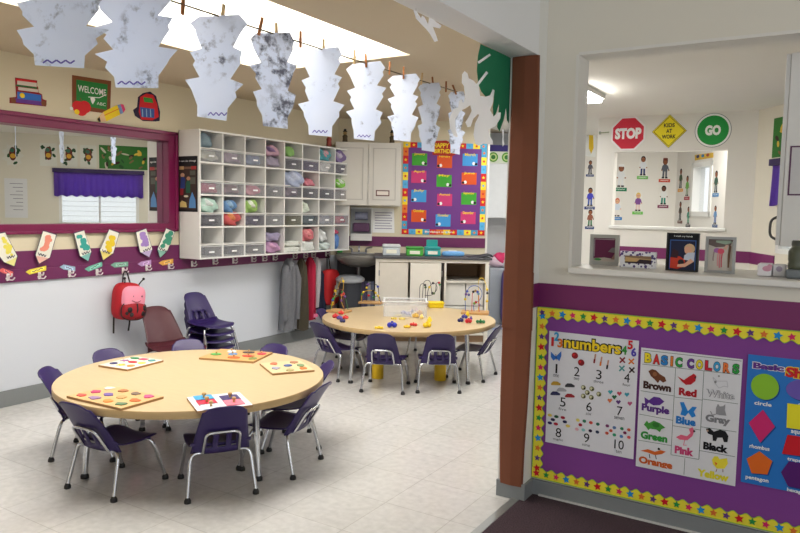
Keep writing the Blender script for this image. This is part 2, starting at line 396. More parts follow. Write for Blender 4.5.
# nook wall with the curtained window
NOOKW = M((224, 218, 202), .7, noise=.02, scale=3)
wu0, wu1, wz0, wz1 = .43, 1.57, 1.10, 1.90
b = MB()
for a0, b0, a1, b1 in ((-.05, 0, 5, wz0), (-.05, wz1, 5, 3), (-.05, wz0, wu0, wz1), (wu1, wz0, 5, wz1)): b.prism([(a0, b0), (a1, b0), (a1, b1), (a0, b1)], RIGHTW, -.14, 0, NOOKW)
struct(b, 'wall_right')
b = MB(); b.prism([(0, .972), (.41, .965), (.41, 1.075), (0, 1.086)], RIGHTW, 0, .008, STRIP2); struct(b, 'trim_9')
def window(fr, u0, u1, v0, v1, name, fw=.04, mull=1, dep=.14):
    r = MB()
    for a in ((u0, v0, u1, v0 + fw), (u0, v1 - fw, u1, v1), (u0, v0, u0 + fw, v1), (u1 - fw, v0, u1, v1)): r.prism([(a[0], a[1]), (a[2], a[1]), (a[2], a[3]), (a[0], a[3])], fr, -dep, .012, WHITE)
    for i in range(mull): um = u0 + (u1 - u0) * (i + 1) / (mull + 1); r.prism([(um - .015, v0), (um + .015, v0), (um + .015, v1), (um - .015, v1)], fr, -.10, -.06, WHITE)
    o = struct(r, name)
    g = MB(); g.prism([(u0, v0), (u1, v0), (u1, v1), (u0, v1)], fr, -.085, -.080, M((235, 242, 245), .05, alpha=.10, noise=0))
    p = g.build('window_glass', None, local=True); p.parent = o; return o
window(RIGHTW, wu0, wu1, wz0, wz1, 'window_1')
b = MB()   # room behind the signs wall
tu0, tu1, tz0, tz1 = THIRDW.uv(692.5, 165)[0], THIRDW.uv(713.2, 165)[0], THIRDW.uv(702, 216.5)[1], THIRDW.uv(702, 162)[1]
for a0, b0, a1, b1 in ((-.05, 0, 2.75, tz0), (-.05, tz1, 2.75, 3), (-.05, tz0, tu0, tz1), (tu1, tz0, 2.75, tz1)): b.prism([(a0, b0), (a1, b0), (a1, b1), (a0, b1)], THIRDW, -.14, 0, OFFW)
struct(b, 'wall_third')
window(THIRDW, tu0, tu1, tz0, tz1, 'window_2', fw=.06, mull=0)
# ceilings; the classroom one is cut by a skylight shaft
sx0, sx1, sy0, sy1 = -3.70, -2.46, 1.35, 4.03
b = MB()
for lo, hi in (((-5.1, -1), (sx0, 12)), ((sx1, -1), (XI, YB)), ((sx0, -1), (sx1, sy0))): b.span((lo[0], lo[1], ZC), (hi[0], hi[1], ZC + .03), CEILM)
CF = Fr((0, 0, ZC), (1, 0, 0), (0, 0, 1)); b.prism([(sx0, sy1), (sx1, sy1), (sx1, YB), (XI, YB), (-3.45, 7.42), (sx0, 7.42)], CF, 0, .03, CEILM)
b.prism([(XI, YB), (2.02, YB), (PC.x + .1, YS - .02), (-.2, YS), (TC.x + .1, TC.y + .1), (sx0, 12), (sx0, 7.42), (-3.45, 7.42)], Fr((0, 0, ZC), (1, 0, 0), (0, 0, 1)), 0, .03, M((226, 223, 216), .85, noise=.02, scale=3))
struct(b, 'ceiling')
b = MB(); b.span((XC, -1, 2.85), (3.2, YP, 2.9), CEILM); struct(b, 'ceiling_near')
SH = M((240, 238, 232), .6, noise=.01)
b = MB(); h = ZC + .55
zs = ZC + .03; b.span((sx0 - .03, sy0, zs), (sx0, sy1, h), SH); b.span((sx1, sy0, zs), (sx1 + .03, sy1, h), SH); b.span((sx0, sy1, zs), (sx1, sy1 + .03, h), SH); b.span((sx0, sy0 - .03, zs), (sx1, sy0, h), SH)
struct(b, 'ceiling_skylight_shaft')
b = MB(); b.span((sx0 - .03, sy0 - .03, h), (sx1 + .03, sy1 + .03, h + .02), glow((255, 248, 238), 3.5)); struct(b, 'window_skylight')
b = MB(); b.span((-5.1, -1.1, 0), (XC, -1, 3), CREAM); struct(b, 'wall_behind')
b = MB(); b.span((3.2, -1, 0), (3.3, YB, 3), GREIGE); struct(b, 'wall_side')
BLUE = M((44, 104, 170), .5)
for y in (318.5, 329):
    b = MB(); p = flr(488, y); q = flr(530, y); d = (q - p).normalized(); nn = Vector((-d.y, d.x, 0)) * .022
    b.add([p - nn + Vector((0, 0, .002)), p + d * 1.6 - nn + Vector((0, 0, .002)), p + d * 1.6 + nn + Vector((0, 0, .002)), p + nn + Vector((0, 0, .002))], [[0, 1, 2, 3]], BLUE)
    b.build('floor_tape', label='blue tape line on the back corridor floor, ' + ('the farther of two' if y < 320 else 'the nearer of two'), cat='tape', group='blue floor tape lines')

# ================================================================== FURNITURE
def make_chair(label, plastic=PURPLE_PLASTIC, slots=True, name='school_chair', group=None):
    r = thing(name, (0, 0, 0), label, 'chair', group)
    def back(s, t):
        k = .285 - .085 * s
        if s > .86: k *= math.sqrt(max(.02, 1 - ((s - .86) / .17) ** 2 * .55))
        y = .038 - .10 * s - .050 * s * s + .032 * t * t * (1 - .65 * s)
        return Vector((t * k / 2, y, .222 + .270 * s - (.012 * abs(t) ** 3 if s > .9 else 0)))
    us = [0, .06, .12, .22, .32, .42, .52, .64, .74, .82, .88, .93, .97, 1]; vs = [-1, -.88, -.7, -.52, -.34, -.14, .14, .34, .52, .7, .88, 1]
    hole = (lambda s, t: .12 < s < .42 and (.34 < abs(t) < .52 or abs(t) < .14)) if slots else None
    MB().sheet(back, us, vs, plastic, .006, hole).build('backrest', r, local=True)
    def seat(s, t):
        w = .29 + .02 * math.sin(s * PI * .8)
        if s > .8: w *= math.sqrt(max(.1, 1 - ((s - .8) / .21) ** 2 * .5))
        z = .252 - .012 * math.sin(PI * s) - (.022 * ((s - .78) / .22) ** 2 if s > .78 else 0) + .012 * t * t
        if s < .12: z += 0.02 * (1 - s / .12) ** 2
        return Vector((t * w / 2, .035 + .285 * s, z))
    MB().sheet(seat, [i / 14 for i in range(15)], [-1, -.85, -.6, -.3, 0, .3, .6, .85, 1], plastic, .006).build('seat', r, local=True)
    for sx in (-1, 1):
        lg = MB().tube(fillet([(sx * .165, 0, .02), (sx * .145, .05, .222), (sx * .085, .055, .222)], .05), .0095, CHROME).build('leg', r, local=True)
        MB().lathe([(.008, .0), (.017, .0), (.017, .012), (.010, .026), (.006, .028)], (sx * .165, 0, 0), BLACK, 12).build('foot_cap', lg, local=True)
        lg = MB().tube(fillet([(sx * .160, .335, .02), (sx * .140, .265, .228), (sx * .085, .250, .228)], .05), .0095, CHROME).build('leg', r, local=True)
        MB().lathe([(.008, .0), (.017, .0), (.017, .012), (.010, .026), (.006, .028)], (sx * .160, .335, 0), BLACK, 12).build('foot_cap', lg, local=True)
    MB().tube([(-.085, .055, .222), (.085, .055, .222)], .0095, CHROME).build('rear_crossbar', r, local=True)
    MB().tube([(-.085, .250, .228), (.085, .250, .228)], .0095, CHROME).build('front_crossbar', r, local=True)
    MB().tube(fillet([(-.088, .040, .222), (-.080, -.036, .345), (.080, -.036, .345), (.088, .040, .222)], .035), .008, CHROME).build('back_support', r, local=True)
    return r
proto = make_chair('x')
used = [False]
def chair(x, y, face, label, group, src=None, z=0, sc=1):
    global proto
    src = src or proto
    if not used[0] and src is proto: o = proto; used[0] = True
    else: o = copy_tree(src)
    o.location = (x, y, z); o.rotation_euler = (0, 0, math.radians(face - 90)); o.scale = (sc,) * 3
    o['label'] = label; o['group'] = group; return o
def by_top(px, py, face, z=.48):
    p = flr(px, py, z); a = math.radians(face); return p.x + .083 * math.cos(a), p.y + .083 * math.sin(a)
C1 = Vector((-3.084, 2.743, 0)); C2 = Vector((-3.243, 5.377, 0))
def toward(p, c): return math.degrees(math.atan2(c.y - p[1], c.x - p[0]))
G1, G2 = 'purple chairs round the front table', 'purple chairs round the rear table'
chair(-3.715, 2.335, 34, 'purple child chair seen edge-on at the far left end of the front table', G1)
chair(-3.045, 2.045, 95, 'purple child chair at the front table beside the wooden puzzle, its dark seat showing', G1)
chair(-2.484, 2.382, 145.5, 'purple child chair with its back square to us under the blue and red puzzle', G1)
chair(-2.395, 2.925, 192, 'purple child chair at the right end of the front table, nearer of the pair', G1)
chair(-2.665, 3.315, 229, 'purple child chair at the front table right end, half hidden behind the nearer one', G1)
for px, py, lab in (
                    (275, 346, 'purple child chair top showing behind the tan knob puzzle at the front table'),
                    (188, 341, 'purple child chair top just in front of the maroon chair, behind the front table'),
                    (107, 351, 'purple child chair top behind the white shape puzzle at the front table')):
    p = flr(px, py, .48); x, y = by_top(px, py, toward((p.x, p.y), C1)); chair(x, y, toward((x, y), C1), lab, G1)
chair(-3.59, 4.60, 80, 'purple child chair turned at the left front of the rear table', G2)
x, y = by_top(322.5, 310, 15); chair(x, y, 15, 'purple child chair peeking out behind the left end of the rear table', G2)
chair(-2.938, 4.489, 113, 'purple child chair facing the rear table, left of the two seen square from behind', G2)
chair(-2.579, 4.752, 123.7, 'purple child chair facing the rear table, right of the two seen square from behind', G2)
chair(-2.459, 5.443, 186, 'purple child chair at the right end of the rear table', G2)
for k in range(4):
    chair(-4.63, 4.18, -8, ('purple chair at the bottom of the stack against the wall', 'purple chair second from the bottom of the wall stack', 'purple chair third from the bottom of the wall stack', 'purple chair on top of the stack by the wall, slotted back showing')[k], 'stacked purple chairs', z=.062 * k)
mar = make_chair('maroon plastic chair with an unslotted back standing by the wall under the backpack', MAROON_PLASTIC, False, 'maroon_chair')
mar.location = (-4.60, 3.76, 0); mar.rotation_euler = (0, 0, math.radians(-8 - 90)); mar.scale = (1.22,) * 3
m2 = copy_tree(mar); m2.location = (-3.42, 6.12, 0); m2.rotation_euler = (0, 0, math.radians(-75 - 90)); m2.scale = (1, 1, .95)
m2['label'] = 'maroon plastic chair at the far side of the rear table, seen under the tabletop'

def table(c, R, legs, label):
    r = thing('round_table', (c.x, c.y, 0), label, 'table', 'round classroom tables')
    WOOD, EDGE = laminate((202, 180, 142), 'maple_laminate'), M((186, 158, 112), .45, noise=.06)
    MB().lathe([(R - .04, .421), (R - .004, .421), (R, .425), (R, .4565), (R - .003, .460)], (c.x, c.y, 0), EDGE, 96, cap=False).build('table_edge', r)
    t = MB(); ring = lambda rr, zz: [(c.x + rr * math.cos(2 * PI * k / 96), c.y + rr * math.sin(2 * PI * k / 96), zz) for k in range(96)]
    t.add(ring(R - .003, .460), [list(range(96))], WOOD); t.add(ring(R - .04, .421), [list(range(96))[::-1]], EDGE)
    t.build('tabletop', r)
    for lx, ly in legs:
        d = Vector((c.x - lx, c.y - ly, 0)).normalized() * .03
        p = MB().tube([(lx + d.x, ly + d.y, .4225), (lx + d.x * .5, ly + d.y * .5, .2)], .019, CHROME, 14); p.tube([(lx + d.x * .5, ly + d.y * .5, .2), (lx, ly, .02)], .015, CHROME, 14)
        lg = p.build('leg', r)
        sub(MB().lathe([(.012, 0), (.021, 0), (.021, .014), (.012, .03)], (lx, ly, 0), BLACK, 14), 'foot_cap', lg, r)
    return r
def quad_legs(c, a, bb): return [a, bb, (2 * c.x - a[0], 2 * c.y - a[1]), (2 * c.x - bb[0], 2 * c.y - bb[1])]
table(C1, .737, quad_legs(C1, (-2.501, 2.653), (-3.26, 2.16)), 'round maple-topped table in front with five wooden puzzles on it')
table(C2, .779, quad_legs(C2, (-3.324, 4.605), (-2.522, 5.155)), 'round maple-topped table behind with bead mazes and a clear bin')
for px, py, lab in ((377.5, 378, 'yellow round canister under the rear table, left one'), (440, 380, 'yellow round canister under the rear table, right one')):
    p = flr(px, py); YL = M((226, 186, 30), .45)
    r = thing('yellow_canister', p, lab, 'canister', 'yellow canisters under the table')
    MB().lathe([(.046, .0), (.05, .004), (.05, .15), (.047, .155)], p, YL, 20).build('canister_body', r)
    MB().lathe([(.052, .150), (.052, .175), (.044, .18), (.0001, .18)], p, M((205, 165, 24), .45), 20).build('lid', r)

# ---- cubby unit on the left wall
CY0, CY1, CX, CZ0, CZ1 = 4.152, 6.305, -4.597, .972, 2.076
r = thing('cubby_shelf_unit', ((XL + CX) / 2, (CY0 + CY1) / 2, CZ0), 'white wall-mounted cubby unit of eight columns filled with bins and clothes', 'shelf unit')
t = .014; cw = (CY1 - CY0) / 8; rh = (CZ1 - CZ0) / 4; X0 = XL + .018
for j, nm in ((0, 'side_panel'), (8, 'side_panel')):
    y = CY0 + cw * j; MB().span((X0, y - (0 if j == 0 else t), CZ0), (CX, y + (t if j == 0 else 0), CZ1), WHITE_BOARD, bev=.0015).build(nm, r)
for j in range(1, 8): MB().span((X0, CY0 + cw * j - .006, CZ0), (CX - .002, CY0 + cw * j + .006, CZ1), WHITE_BOARD).build('divider', r)
for i in range(5): MB().span((X0, CY0 + t, CZ0 + rh * i - (0 if i == 0 else (t if i == 4 else t / 2))), (CX - .001, CY1 - t, CZ0 + rh * i + (t if i == 0 else (0 if i == 4 else t / 2))), WHITE_BOARD).build('shelf', r)
MB().span((X0, CY0, CZ0), (X0 + .006, CY1, CZ1), M((196, 194, 192), .6)).build('back_panel', r)
MIDZ = .44 * rh
def has_mid(row, col): return not (row == 0 and col >= 3) and not (row == 3 and col == 3)
for row in range(4):
    for col in range(8):
        if has_mid(row, col):
            y = CY0 + cw * col; z = CZ0 + rh * row + MIDZ; MB().span((X0 + .006, y + .006, z - .004), (CX - .004, y + cw - .006, z + .004), WHITE_BOARD).build('cubby_divider_shelf', r)
ORD = ['first', 'second', 'third', 'fourth', 'fifth', 'sixth', 'seventh', 'eighth']; RW = ['bottom', 'third', 'second', 'top']
BIN = {}
def storage_bin(col, row, tint, word, alpha=.2):
    y = CY0 + cw * col + .013; z = CZ0 + rh * row + .008; w = cw - .026; h = MIDZ - .022; x1 = CX - .006
    o = thing('storage_bin', (x1 - .1, y + w / 2, z), 'clear plastic bin %s, %s cubby column, %s row' % (word, ORD[col], RW[row]), 'bin', 'plastic bins in the cubbies')
    mt = M(tint, .2, alpha=alpha, noise=.02); q = MB()
    q.span((x1 - .22, y, z), (x1, y + w, z + .004), mt); q.span((x1 - .004, y, z), (x1, y + w, z + h), mt); q.span((x1 - .22, y, z), (x1 - .216, y + w, z + h), mt)
    q.span((x1 - .22, y, z), (x1, y + .004, z + h), mt); q.span((x1 - .22, y + w - .004, z), (x1, y + w, z + h), mt)
    q.build('bin_body', o)
    q = MB(); q.span((x1 - .224, y - .004, z + h - .004), (x1 + .006, y + w + .004, z + h + .003), M((226, 228, 230), .25, alpha=.75), bev=.002); q.build('bin_rim', o)
    q = MB(); q.span((x1, y + w * .40, z + h * .44), (x1 + .003, y + w * .64, z + h * .58), PAPER); q.build('name_tag', o)
    return o
def clothes(col, z0, h, rgb, word, frac=.8, u0=.5, name='folded_clothes', out=0, sd=0, e=.6, grp='clothes in the cubbies', row=0, rgb2=None, depth=.2, where='open cubby'):
    rgb = tuple(int(v * .78 + 32) for v in rgb); rgb2 = rgb2 and tuple(int(v * .8 + 30) for v in rgb2)
    y = CY0 + cw * col + cw * u0; w = cw * frac / 2 * .92; d = depth / 2; q = MB()
    c = (CX - .014 - d + out, y, z0 + h / 2)
    mt = M(rgb, .85, noise=.25, scale=60)
    q.blob(c, (d, w, h / 2), mt, e * .8, e * .8, wob=.11, sd=sd, seg=36, rings=22)
    if rgb2: q.blob((c[0] + .02, c[1] - w * .2, c[2] + h * .12), (d * .92, w * .62, h * .33), M(rgb2, .85, noise=.3, scale=50), .7, .7, wob=.14, sd=sd + 5)
    return q.build(name, None, label='%s in the %s column, %s row, %s' % (word, ORD[col], RW[row], where), cat='clothes', group=grp)
GB = (190, 192, 198); DB = (146, 146, 156)
for row, line in ((3, [(GB, 'with pale contents'), (GB, 'with dark and white things'), (GB, 'with blue things'), None, (DB, 'of grey tint'), ((150, 144, 170), 'of lilac tint'), (GB, 'of white cloth'), (DB, 'of dark tint')]),
                  (2, [(GB, 'full of magenta cloth'), (GB, 'full of dark wine cloth'), (GB, 'of pink cloth'), (GB, 'standing nearly empty'), (DB, 'of mauve tint'), (DB, 'of grey-blue tint'), (DB, 'of slate tint'), (DB, 'of smoky tint')]),
                  (1, [(DB, 'full of black things'), None, (DB, 'full of dark purple cloth'), (GB, 'with little in it'), ((138, 138, 120), 'of olive tint'), ((120, 130, 138), 'of slate-blue tint'), (GB, 'with grey and white cloth'), (GB, 'with red cloth')]),
                  (0, [(GB, 'standing empty'), (GB, 'of clear plastic, empty'), (GB, 'of frosted plastic')] + [None] * 5)):
    for col, it in enumerate(line):
        if it: storage_bin(col, row, it[0], it[1])
zb = lambda row: CZ0 + rh * row + .013
zo = lambda row: CZ0 + rh * row + MIDZ + .004
fill = [(0, 3, (196, 198, 180)), (1, 3, (150, 120, 150)), (2, 3, (96, 120, 170)), (6, 3, (226, 226, 226)), (0, 2, (170, 30, 80)), (1, 2, (84, 24, 48)), (2, 2, (214, 110, 140)), (4, 2, (120, 100, 120)), (0, 1, (40, 38, 46)), (2, 1, (60, 50, 84)), (6, 1, (150, 156, 170)), (7, 1, (190, 50, 80)), (5, 1, (100, 116, 122)), (7, 3, (96, 92, 110))]
for col, row, c in fill: clothes(col, zb(row) + .004, MIDZ * .76, c, 'crumpled %s cloth' % {(196, 198, 180): 'pale', (150, 120, 150): 'mauve', (96, 120, 170): 'blue', (226, 226, 226): 'white', (170, 30, 80): 'magenta', (84, 24, 48): 'dark wine', (214, 110, 140): 'pink', (120, 100, 120): 'dusky', (40, 38, 46): 'black', (60, 50, 84): 'dark purple', (150, 156, 170): 'grey', (190, 50, 80): 'red', (100, 116, 122): 'slate', (96, 92, 110): 'charcoal'}[c], .86, row=row, sd=col * 7 + row, where='inside its bin', out=-.012, depth=.19, e=.5)
op = [(0, 3, (112, 136, 150), 'grey-blue knitted hat', .66, .12, .36, None), (4, 3, (120, 176, 84), 'folded green cloth', .6, .105, .38, None), (6, 3, (60, 150, 164), 'teal and pink clothes', .86, .12, .5, (226, 160, 170)), (7, 3, (120, 96, 150), 'purple clothes', .84, .13, .5, (190, 180, 204)),
      (5, 2, (206, 110, 128), 'pink cloth', .72, .08, .52, None), (7, 2, (120, 196, 60), 'lime green clothes', .8, .10, .5, (226, 236, 220)), (0, 1, (176, 216, 200), 'mint green baby clothes', .86, .125, .5, (226, 236, 232)), (1, 1, (84, 134, 190), 'blue clothes', .62, .11, .42, (150, 190, 224)), (2, 1, (150, 196, 90), 'lime and white clothes', .7, .12, .42, (236, 240, 228)), (5, 1, (214, 226, 210), 'white printed cloth', .5, .115, .3, None)]
for col, row, c, wd, fr_, h, u0, c2 in op: clothes(col, zo(row) + .001, h, c, wd, fr_, u0, row=row, sd=col + row * 3, rgb2=c2)
clothes(1, zb(1), .118, (206, 70, 70), 'red and orange quilted cloth', .86, .5, row=1, sd=4, rgb2=(226, 130, 70), where='lower half')
clothes(3, zb(3), .10, (150, 140, 164), 'lilac cloth in a clear wrap', .84, .5, row=3, sd=2, where='bottom half')
clothes(3, zb(3) + .105, .10, (196, 150, 172), 'pink and purple plush cloth', .8, .5, row=3, sd=9, rgb2=(120, 90, 140), where='lying on the lilac cloth')
clothes(4, zo(2) - .02, .16, (164, 178, 214), 'blue and white patterned bag bulging out', 1.12, .56, 'plastic_bag', .05, 3, .9, row=2, rgb2=(196, 206, 230))
clothes(3, zb(0), .11, (180, 130, 176), 'pink and lilac clothes in a bag', .88, .5, row=0, sd=3, rgb2=(206, 150, 190), where='at the bottom')
clothes(3, zb(0) + .115, .085, (150, 140, 176), 'lilac folded cloth in a clear bag', .86, .5, row=0, sd=6, where='topmost')
for k in range(2): clothes(4, zb(0) + .055 * k, .055, ((226, 232, 224), (220, 226, 218))[k], 'white nappy pack, ' + ('lower of two', 'upper of two')[k], .98, .52, 'nappy_pack', 0, k, .35, row=0)
clothes(5, zb(0), .10, (224, 230, 226), 'white nappy pack standing on the shelf', .84, .45, 'nappy_pack', 0, 8, .4, row=0)
clothes(5, zb(0) + .105, .12, (214, 100, 112), 'red patterned blanket roll', .82, .42, 'rolled_blanket', .01, 5, .6, row=0, rgb2=(230, 140, 140))
clothes(6, zb(0), .08, (206, 222, 220), 'white and mint plush toy base', .84, .5, 'folded_clothes', 0, 5, .7, row=0)
clothes(6, zb(0) + .085, .13, (232, 236, 238), 'white fluffy hat', .6, .45, 'plush_hat', 0, 12, .9, row=0)
clothes(7, zb(0), .16, (70, 120, 196), 'blue cloth bundle', .4, .24, 'folded_clothes', 0, 5, .6, row=0)
clothes(7, zb(0) + .165, .05, (200, 60, 96), 'red cloth lying on the blue bundle', .36, .24, 'folded_clothes', 0, 2, .7, row=0)

# ---- sink, counter and wall cabinets along the turned back wall
def bxy(mb, u0, u1, z0_, z1_, d0, d1, mat, bev=0):
    c = BACK.p((u0 + u1) / 2, (z0_ + z1_) / 2, (d0 + d1) / 2)
    R = Matrix((D3, -N3, Vector((0, 0, 1)))).transposed()
    return mb.box(c, (u1 - u0, d1 - d0, z1_ - z0_), mat, bev=bev, rot=R)
p = BACK.p(1.05, 0, .3)
CAB = M((232, 228, 219), .5, noise=.02); DKB = M((156, 126, 96), .7)
r = thing('base_cabinet', p, 'white base cabinet with a missing door, topped by a dark worktop', 'cabinet')
q = MB(); bxy(q, .45, .47, 0, .895, 0, .58, CAB); bxy(q, 1.18, 1.20, .08, .895, .02, .57, CAB); bxy(q, 1.63, 1.665, 0, .895, 0, .58, CAB); bxy(q, .45, 1.66, .08, .10, .02, .57, CAB); bxy(q, .45, 1.66, 0, .08, .02, .53, DKB); q.build('carcass', r)
q = MB(); bxy(q, .44, 1.665, .868, .905, .56, .60, CAB, .003); bxy(q, .44, .475, .09, .868, .56, .595, CAB, .002); bxy(q, 1.625, 1.665, .09, .868, .56, .595, CAB, .002); q.build('face_frame', r)
q = MB(); bxy(q, 1.20, 1.63, .08, .868, .0, .03, DKB); bxy(q, 1.20, 1.205, .66, .868, .03, .56, DKB); bxy(q, 1.624, 1.63, .66, .868, .03, .56, DKB); q.build('compartment_lining', r)
q = MB(); bxy(q, 1.20, 1.63, .655, .672, .03, .57, CAB); q.build('shelf', r)
for u0, u1, dd, nm in ((.480, .790, .59, 0), (.812, 1.145, .612, 1)):
    q = MB(); bxy(q, u0, u1, .10, .862, .575, dd, M((222, 217, 207) if nm == 0 else (232, 228, 219), .5), .003); d_ = q.build('door', r)
    h_ = MB(); bxy(h_, u0 - .008 if nm == 0 else u1, u0 + .006 if nm == 0 else u1 + .016, .72, .78, .58, dd + .006, STEEL, .002); sub(h_, 'hinge', d_, r)
q = MB(); bxy(q, 1.158, 1.178, .10, .868, .44, .62, M((52, 44, 40), .6)); bxy(q, 1.178, 1.198, .10, .868, .44, .622, CAB); q.build('door', r, label='cabinet door standing open, edge-on')
for u0, u1, z0_, z1_ in ((1.205, 1.42, .40, .648), (1.427, 1.622, .40, .648), (1.205, 1.42, .11, .392), (1.427, 1.622, .11, .392)):
    q = MB(); bxy(q, u0, u1, z0_, z1_, .10, .53, M((222, 220, 214), .5), .006)
    q.build('drawer_box', None, label='white box %s %s in the open base cabinet compartment' % ('upper' if z0_ > .2 else 'lower', 'left' if u0 < 1.3 else 'right'), cat='box', group='white boxes in the open cabinet')
q = MB(); bxy(q, .425, 1.69, .905, .93, 0, .625, M((70, 70, 76), .4, noise=.15, scale=60), .004); q.build('worktop', None, label='dark grey laminate worktop over the base cabinet', cat='worktop')
def on_counter(u, d=.40): return BACK.p(u, .931, d)
def tub(u, w, h, dp, rgb, lab, lidrgb, cat='tub', name='wipes_tub', opened=False):
    c = on_counter(u); o = thing(name, c, lab, cat, 'tubs on the worktop')
    q = MB(); bxy(q, u - w / 2, u + w / 2, .931, .931 + h * .72, .40 - dp / 2, .40 + dp / 2, M(rgb, .35), .012); q.build('tub_body', o)
    q = MB(); bxy(q, u - w / 2 - .004, u + w / 2 + .004, .931 + h * .72, .931 + h, .40 - dp / 2 - .004, .40 + dp / 2 + .004, M(lidrgb, .35), .012); q.build('lid', o)
    q = MB(); bxy(q, u - w * .3, u + w * .3, .931 + h * .2, .931 + h * .55, .40 + dp / 2, .40 + dp / 2 + .002, M((236, 236, 220), .5)); q.build('label_sticker', o)
    if opened: q = MB(); bxy(q, u - w * .36, u + w * .36, .931 + h * .95, .931 + h * 1.75, .40 - dp * .3, .40 - dp * .3 + .012, M(lidrgb, .35), .006); q.build('flip_cap', o)
    return o
tub(.61, .19, .12, .16, (196, 204, 210), 'pale grey-blue plastic tub on the worktop beside the sink', (206, 212, 216))
tub(.865, .185, .10, .15, (70, 170, 60), 'green baby wipes tub on the worktop', (52, 150, 52))
tub(1.06, .175, .10, .15, (40, 160, 160), 'teal wipes tub with its cap standing open on the worktop', (30, 150, 146), opened=True)
q = MB(); c = BACK.p(1.29, .931 + .028, .42); q.blob(c, (.125, .05, .028), M((110, 170, 226), .4, noise=.2, scale=50), .5, .5, axes=(D3, N3, Vector((0, 0, 1)))); bxy(q, 1.24, 1.33, .985, .992, .39, .44, WHITE); q.build('wipes_pack', None, label='soft blue pack of wipes lying on the worktop', cat='wipes')
q = MB()
def mat_(s, t): return BACK.p(1.44 + .27 * s, .934 + .055 * max(0, s - .25) ** 1.2 - (.05 * (s - .9) * 6 if s > .9 else 0), .33 + .25 * t)
q.sheet(mat_, [i / 10 for i in range(11)], [0, .5, 1], M((46, 46, 54), .6), .012); q.build('folded_mat', None, label='dark folded plastic mat curling up at the right end of the worktop', cat='mat')
# wall cabinets
r = thing('wall_cabinet', BACK.p(.35, 1.47, .16), 'white two-door wall cabinet beside the birthday chart', 'cabinet')
DOORW = M((206, 203, 196), .5, noise=.02)
q = MB(); bxy(q, -.02, .70, 1.465, 2.16, .004, .30, DOORW); q.build('carcass', r)
for u0, u1 in ((-.015, .338), (.345, .697)):
    q = MB(); bxy(q, u0, u1, 1.472, 2.155, .302, .318, DOORW, .002)
    d_ = q.build('door', r)
    q = MB()
    for a in ((u0 + .05, u1 - .05, 1.53, 1.538), (u0 + .05, u1 - .05, 2.09, 2.098), (u0 + .05, u0 + .058, 1.53, 2.098), (u1 - .058, u1 - .05, 1.53, 2.098)): bxy(q, *a, .318, .323, M((176, 173, 168), .5))
    sub(q, 'door_moulding', d_, r)
q = MB(); bxy(q, .43, .58, 1.575, 1.64, .318, .324, M((92, 52, 52), .5)); bxy(q, .442, .568, 1.587, 1.628, .324, .327, M((222, 214, 206), .6)); q.build('name_plate', r)
# sink
r = thing('wall_sink', BACK.p(.25, .6, .3), 'grey wall-hung sink in the corner under the paper dispenser', 'sink')
SK = M((118, 116, 112), .3, noise=.03); SKD = M((92, 90, 88), .35)
q = MB(); A3 = Matrix((D3, N3, Vector((0, 0, 1)))).transposed(); c = BACK.p(.262, 0, .275)
q.lathe([(.02, .80), (.10, .79), (.19, .82), (.245, .87), (.262, .905), (.262, .918), (.236, .918), (.20, .89), (.10, .84), (.0001, .835)], c, SK, 36, rot=A3, sx=1.04, sy=.95); q.build('basin', r)
q = MB(); bxy(q, -.01, .50, .86, .925, .0, .08, SK, .008); q.build('backsplash', r)
q = MB(); q.tube(fillet([BACK.p(.25, .92, .06), BACK.p(.25, 1.0, .06), BACK.p(.25, 1.005, .20), BACK.p(.25, .97, .21)], .04), .012, STEEL); bxy(q, .16, .34, .918, .938, .04, .085, STEEL, .004); q.build('faucet', r)
for u in (.17, .33): q = MB(); q.tube([BACK.p(u, .935, .06), BACK.p(u, .975, .06)], .013, STEEL); q.tube([BACK.p(u, .98, .06), BACK.p(u + (.07 if u > .2 else -.07), .995, .085)], .008, STEEL); q.build('faucet_handle', r)
q = MB(); q.tube(fillet([BACK.p(.25, .80, .24), BACK.p(.25, .62, .24), BACK.p(.25, .60, .02)], .05), .02, STEEL); q.build('drain_pipe', r)
q = MB(); bxy(q, .0, .44, .08, .86, .0, .012, M((58, 56, 60), .6)); q.build('sink_shadow_board', None, label='dark board standing in for the shadow under the grey sink', cat='board')  # dark sheet coloured as the shadow beneath the basin
# bin with a round grey lid under the sink
c = BACK.p(.165, 0, .42); r = thing('waste_bin', c, 'waste bin with a round pale grey lid tilted under the sink', 'waste bin')
q = MB(); q.lathe([(.10, 0), (.125, .60), (.128, .64)], c, M((56, 60, 70), .5), 24); q.build('bin_body', r)
q = MB(); q.lathe([(.02, .0), (.155, .0), (.16, .02), (.13, .045), (.0001, .055)], c + Vector((.0, 0, .645)), M((150, 154, 160), .35), 28, rot=Matrix.Rotation(.12, 3, D3)); q.build('lid', r)
c = BACK.p(.30, 0, .36)
for k, (rgb, wd) in enumerate((((120, 110, 150), 'lilac'), ((96, 92, 130), 'dark lilac'), ((168, 170, 180), 'grey'), ((110, 120, 150), 'blue-grey'))):
    q = MB(); bxy(q, .285 + .036 * k, .318 + .036 * k, .30, .62, .20, .32, M(rgb, .6), .003); q.build('tall_folder', None, label='%s tall folder standing on the dark crate under the sink' % wd, cat='folder', group='folders under the sink')
q = MB(); bxy(q, .275, .435, 0, .298, .16, .28, M((50, 48, 58), .6), .01); q.build('dark_crate', None, label='dark crate on the floor under the sink holding tall folders', cat='crate')
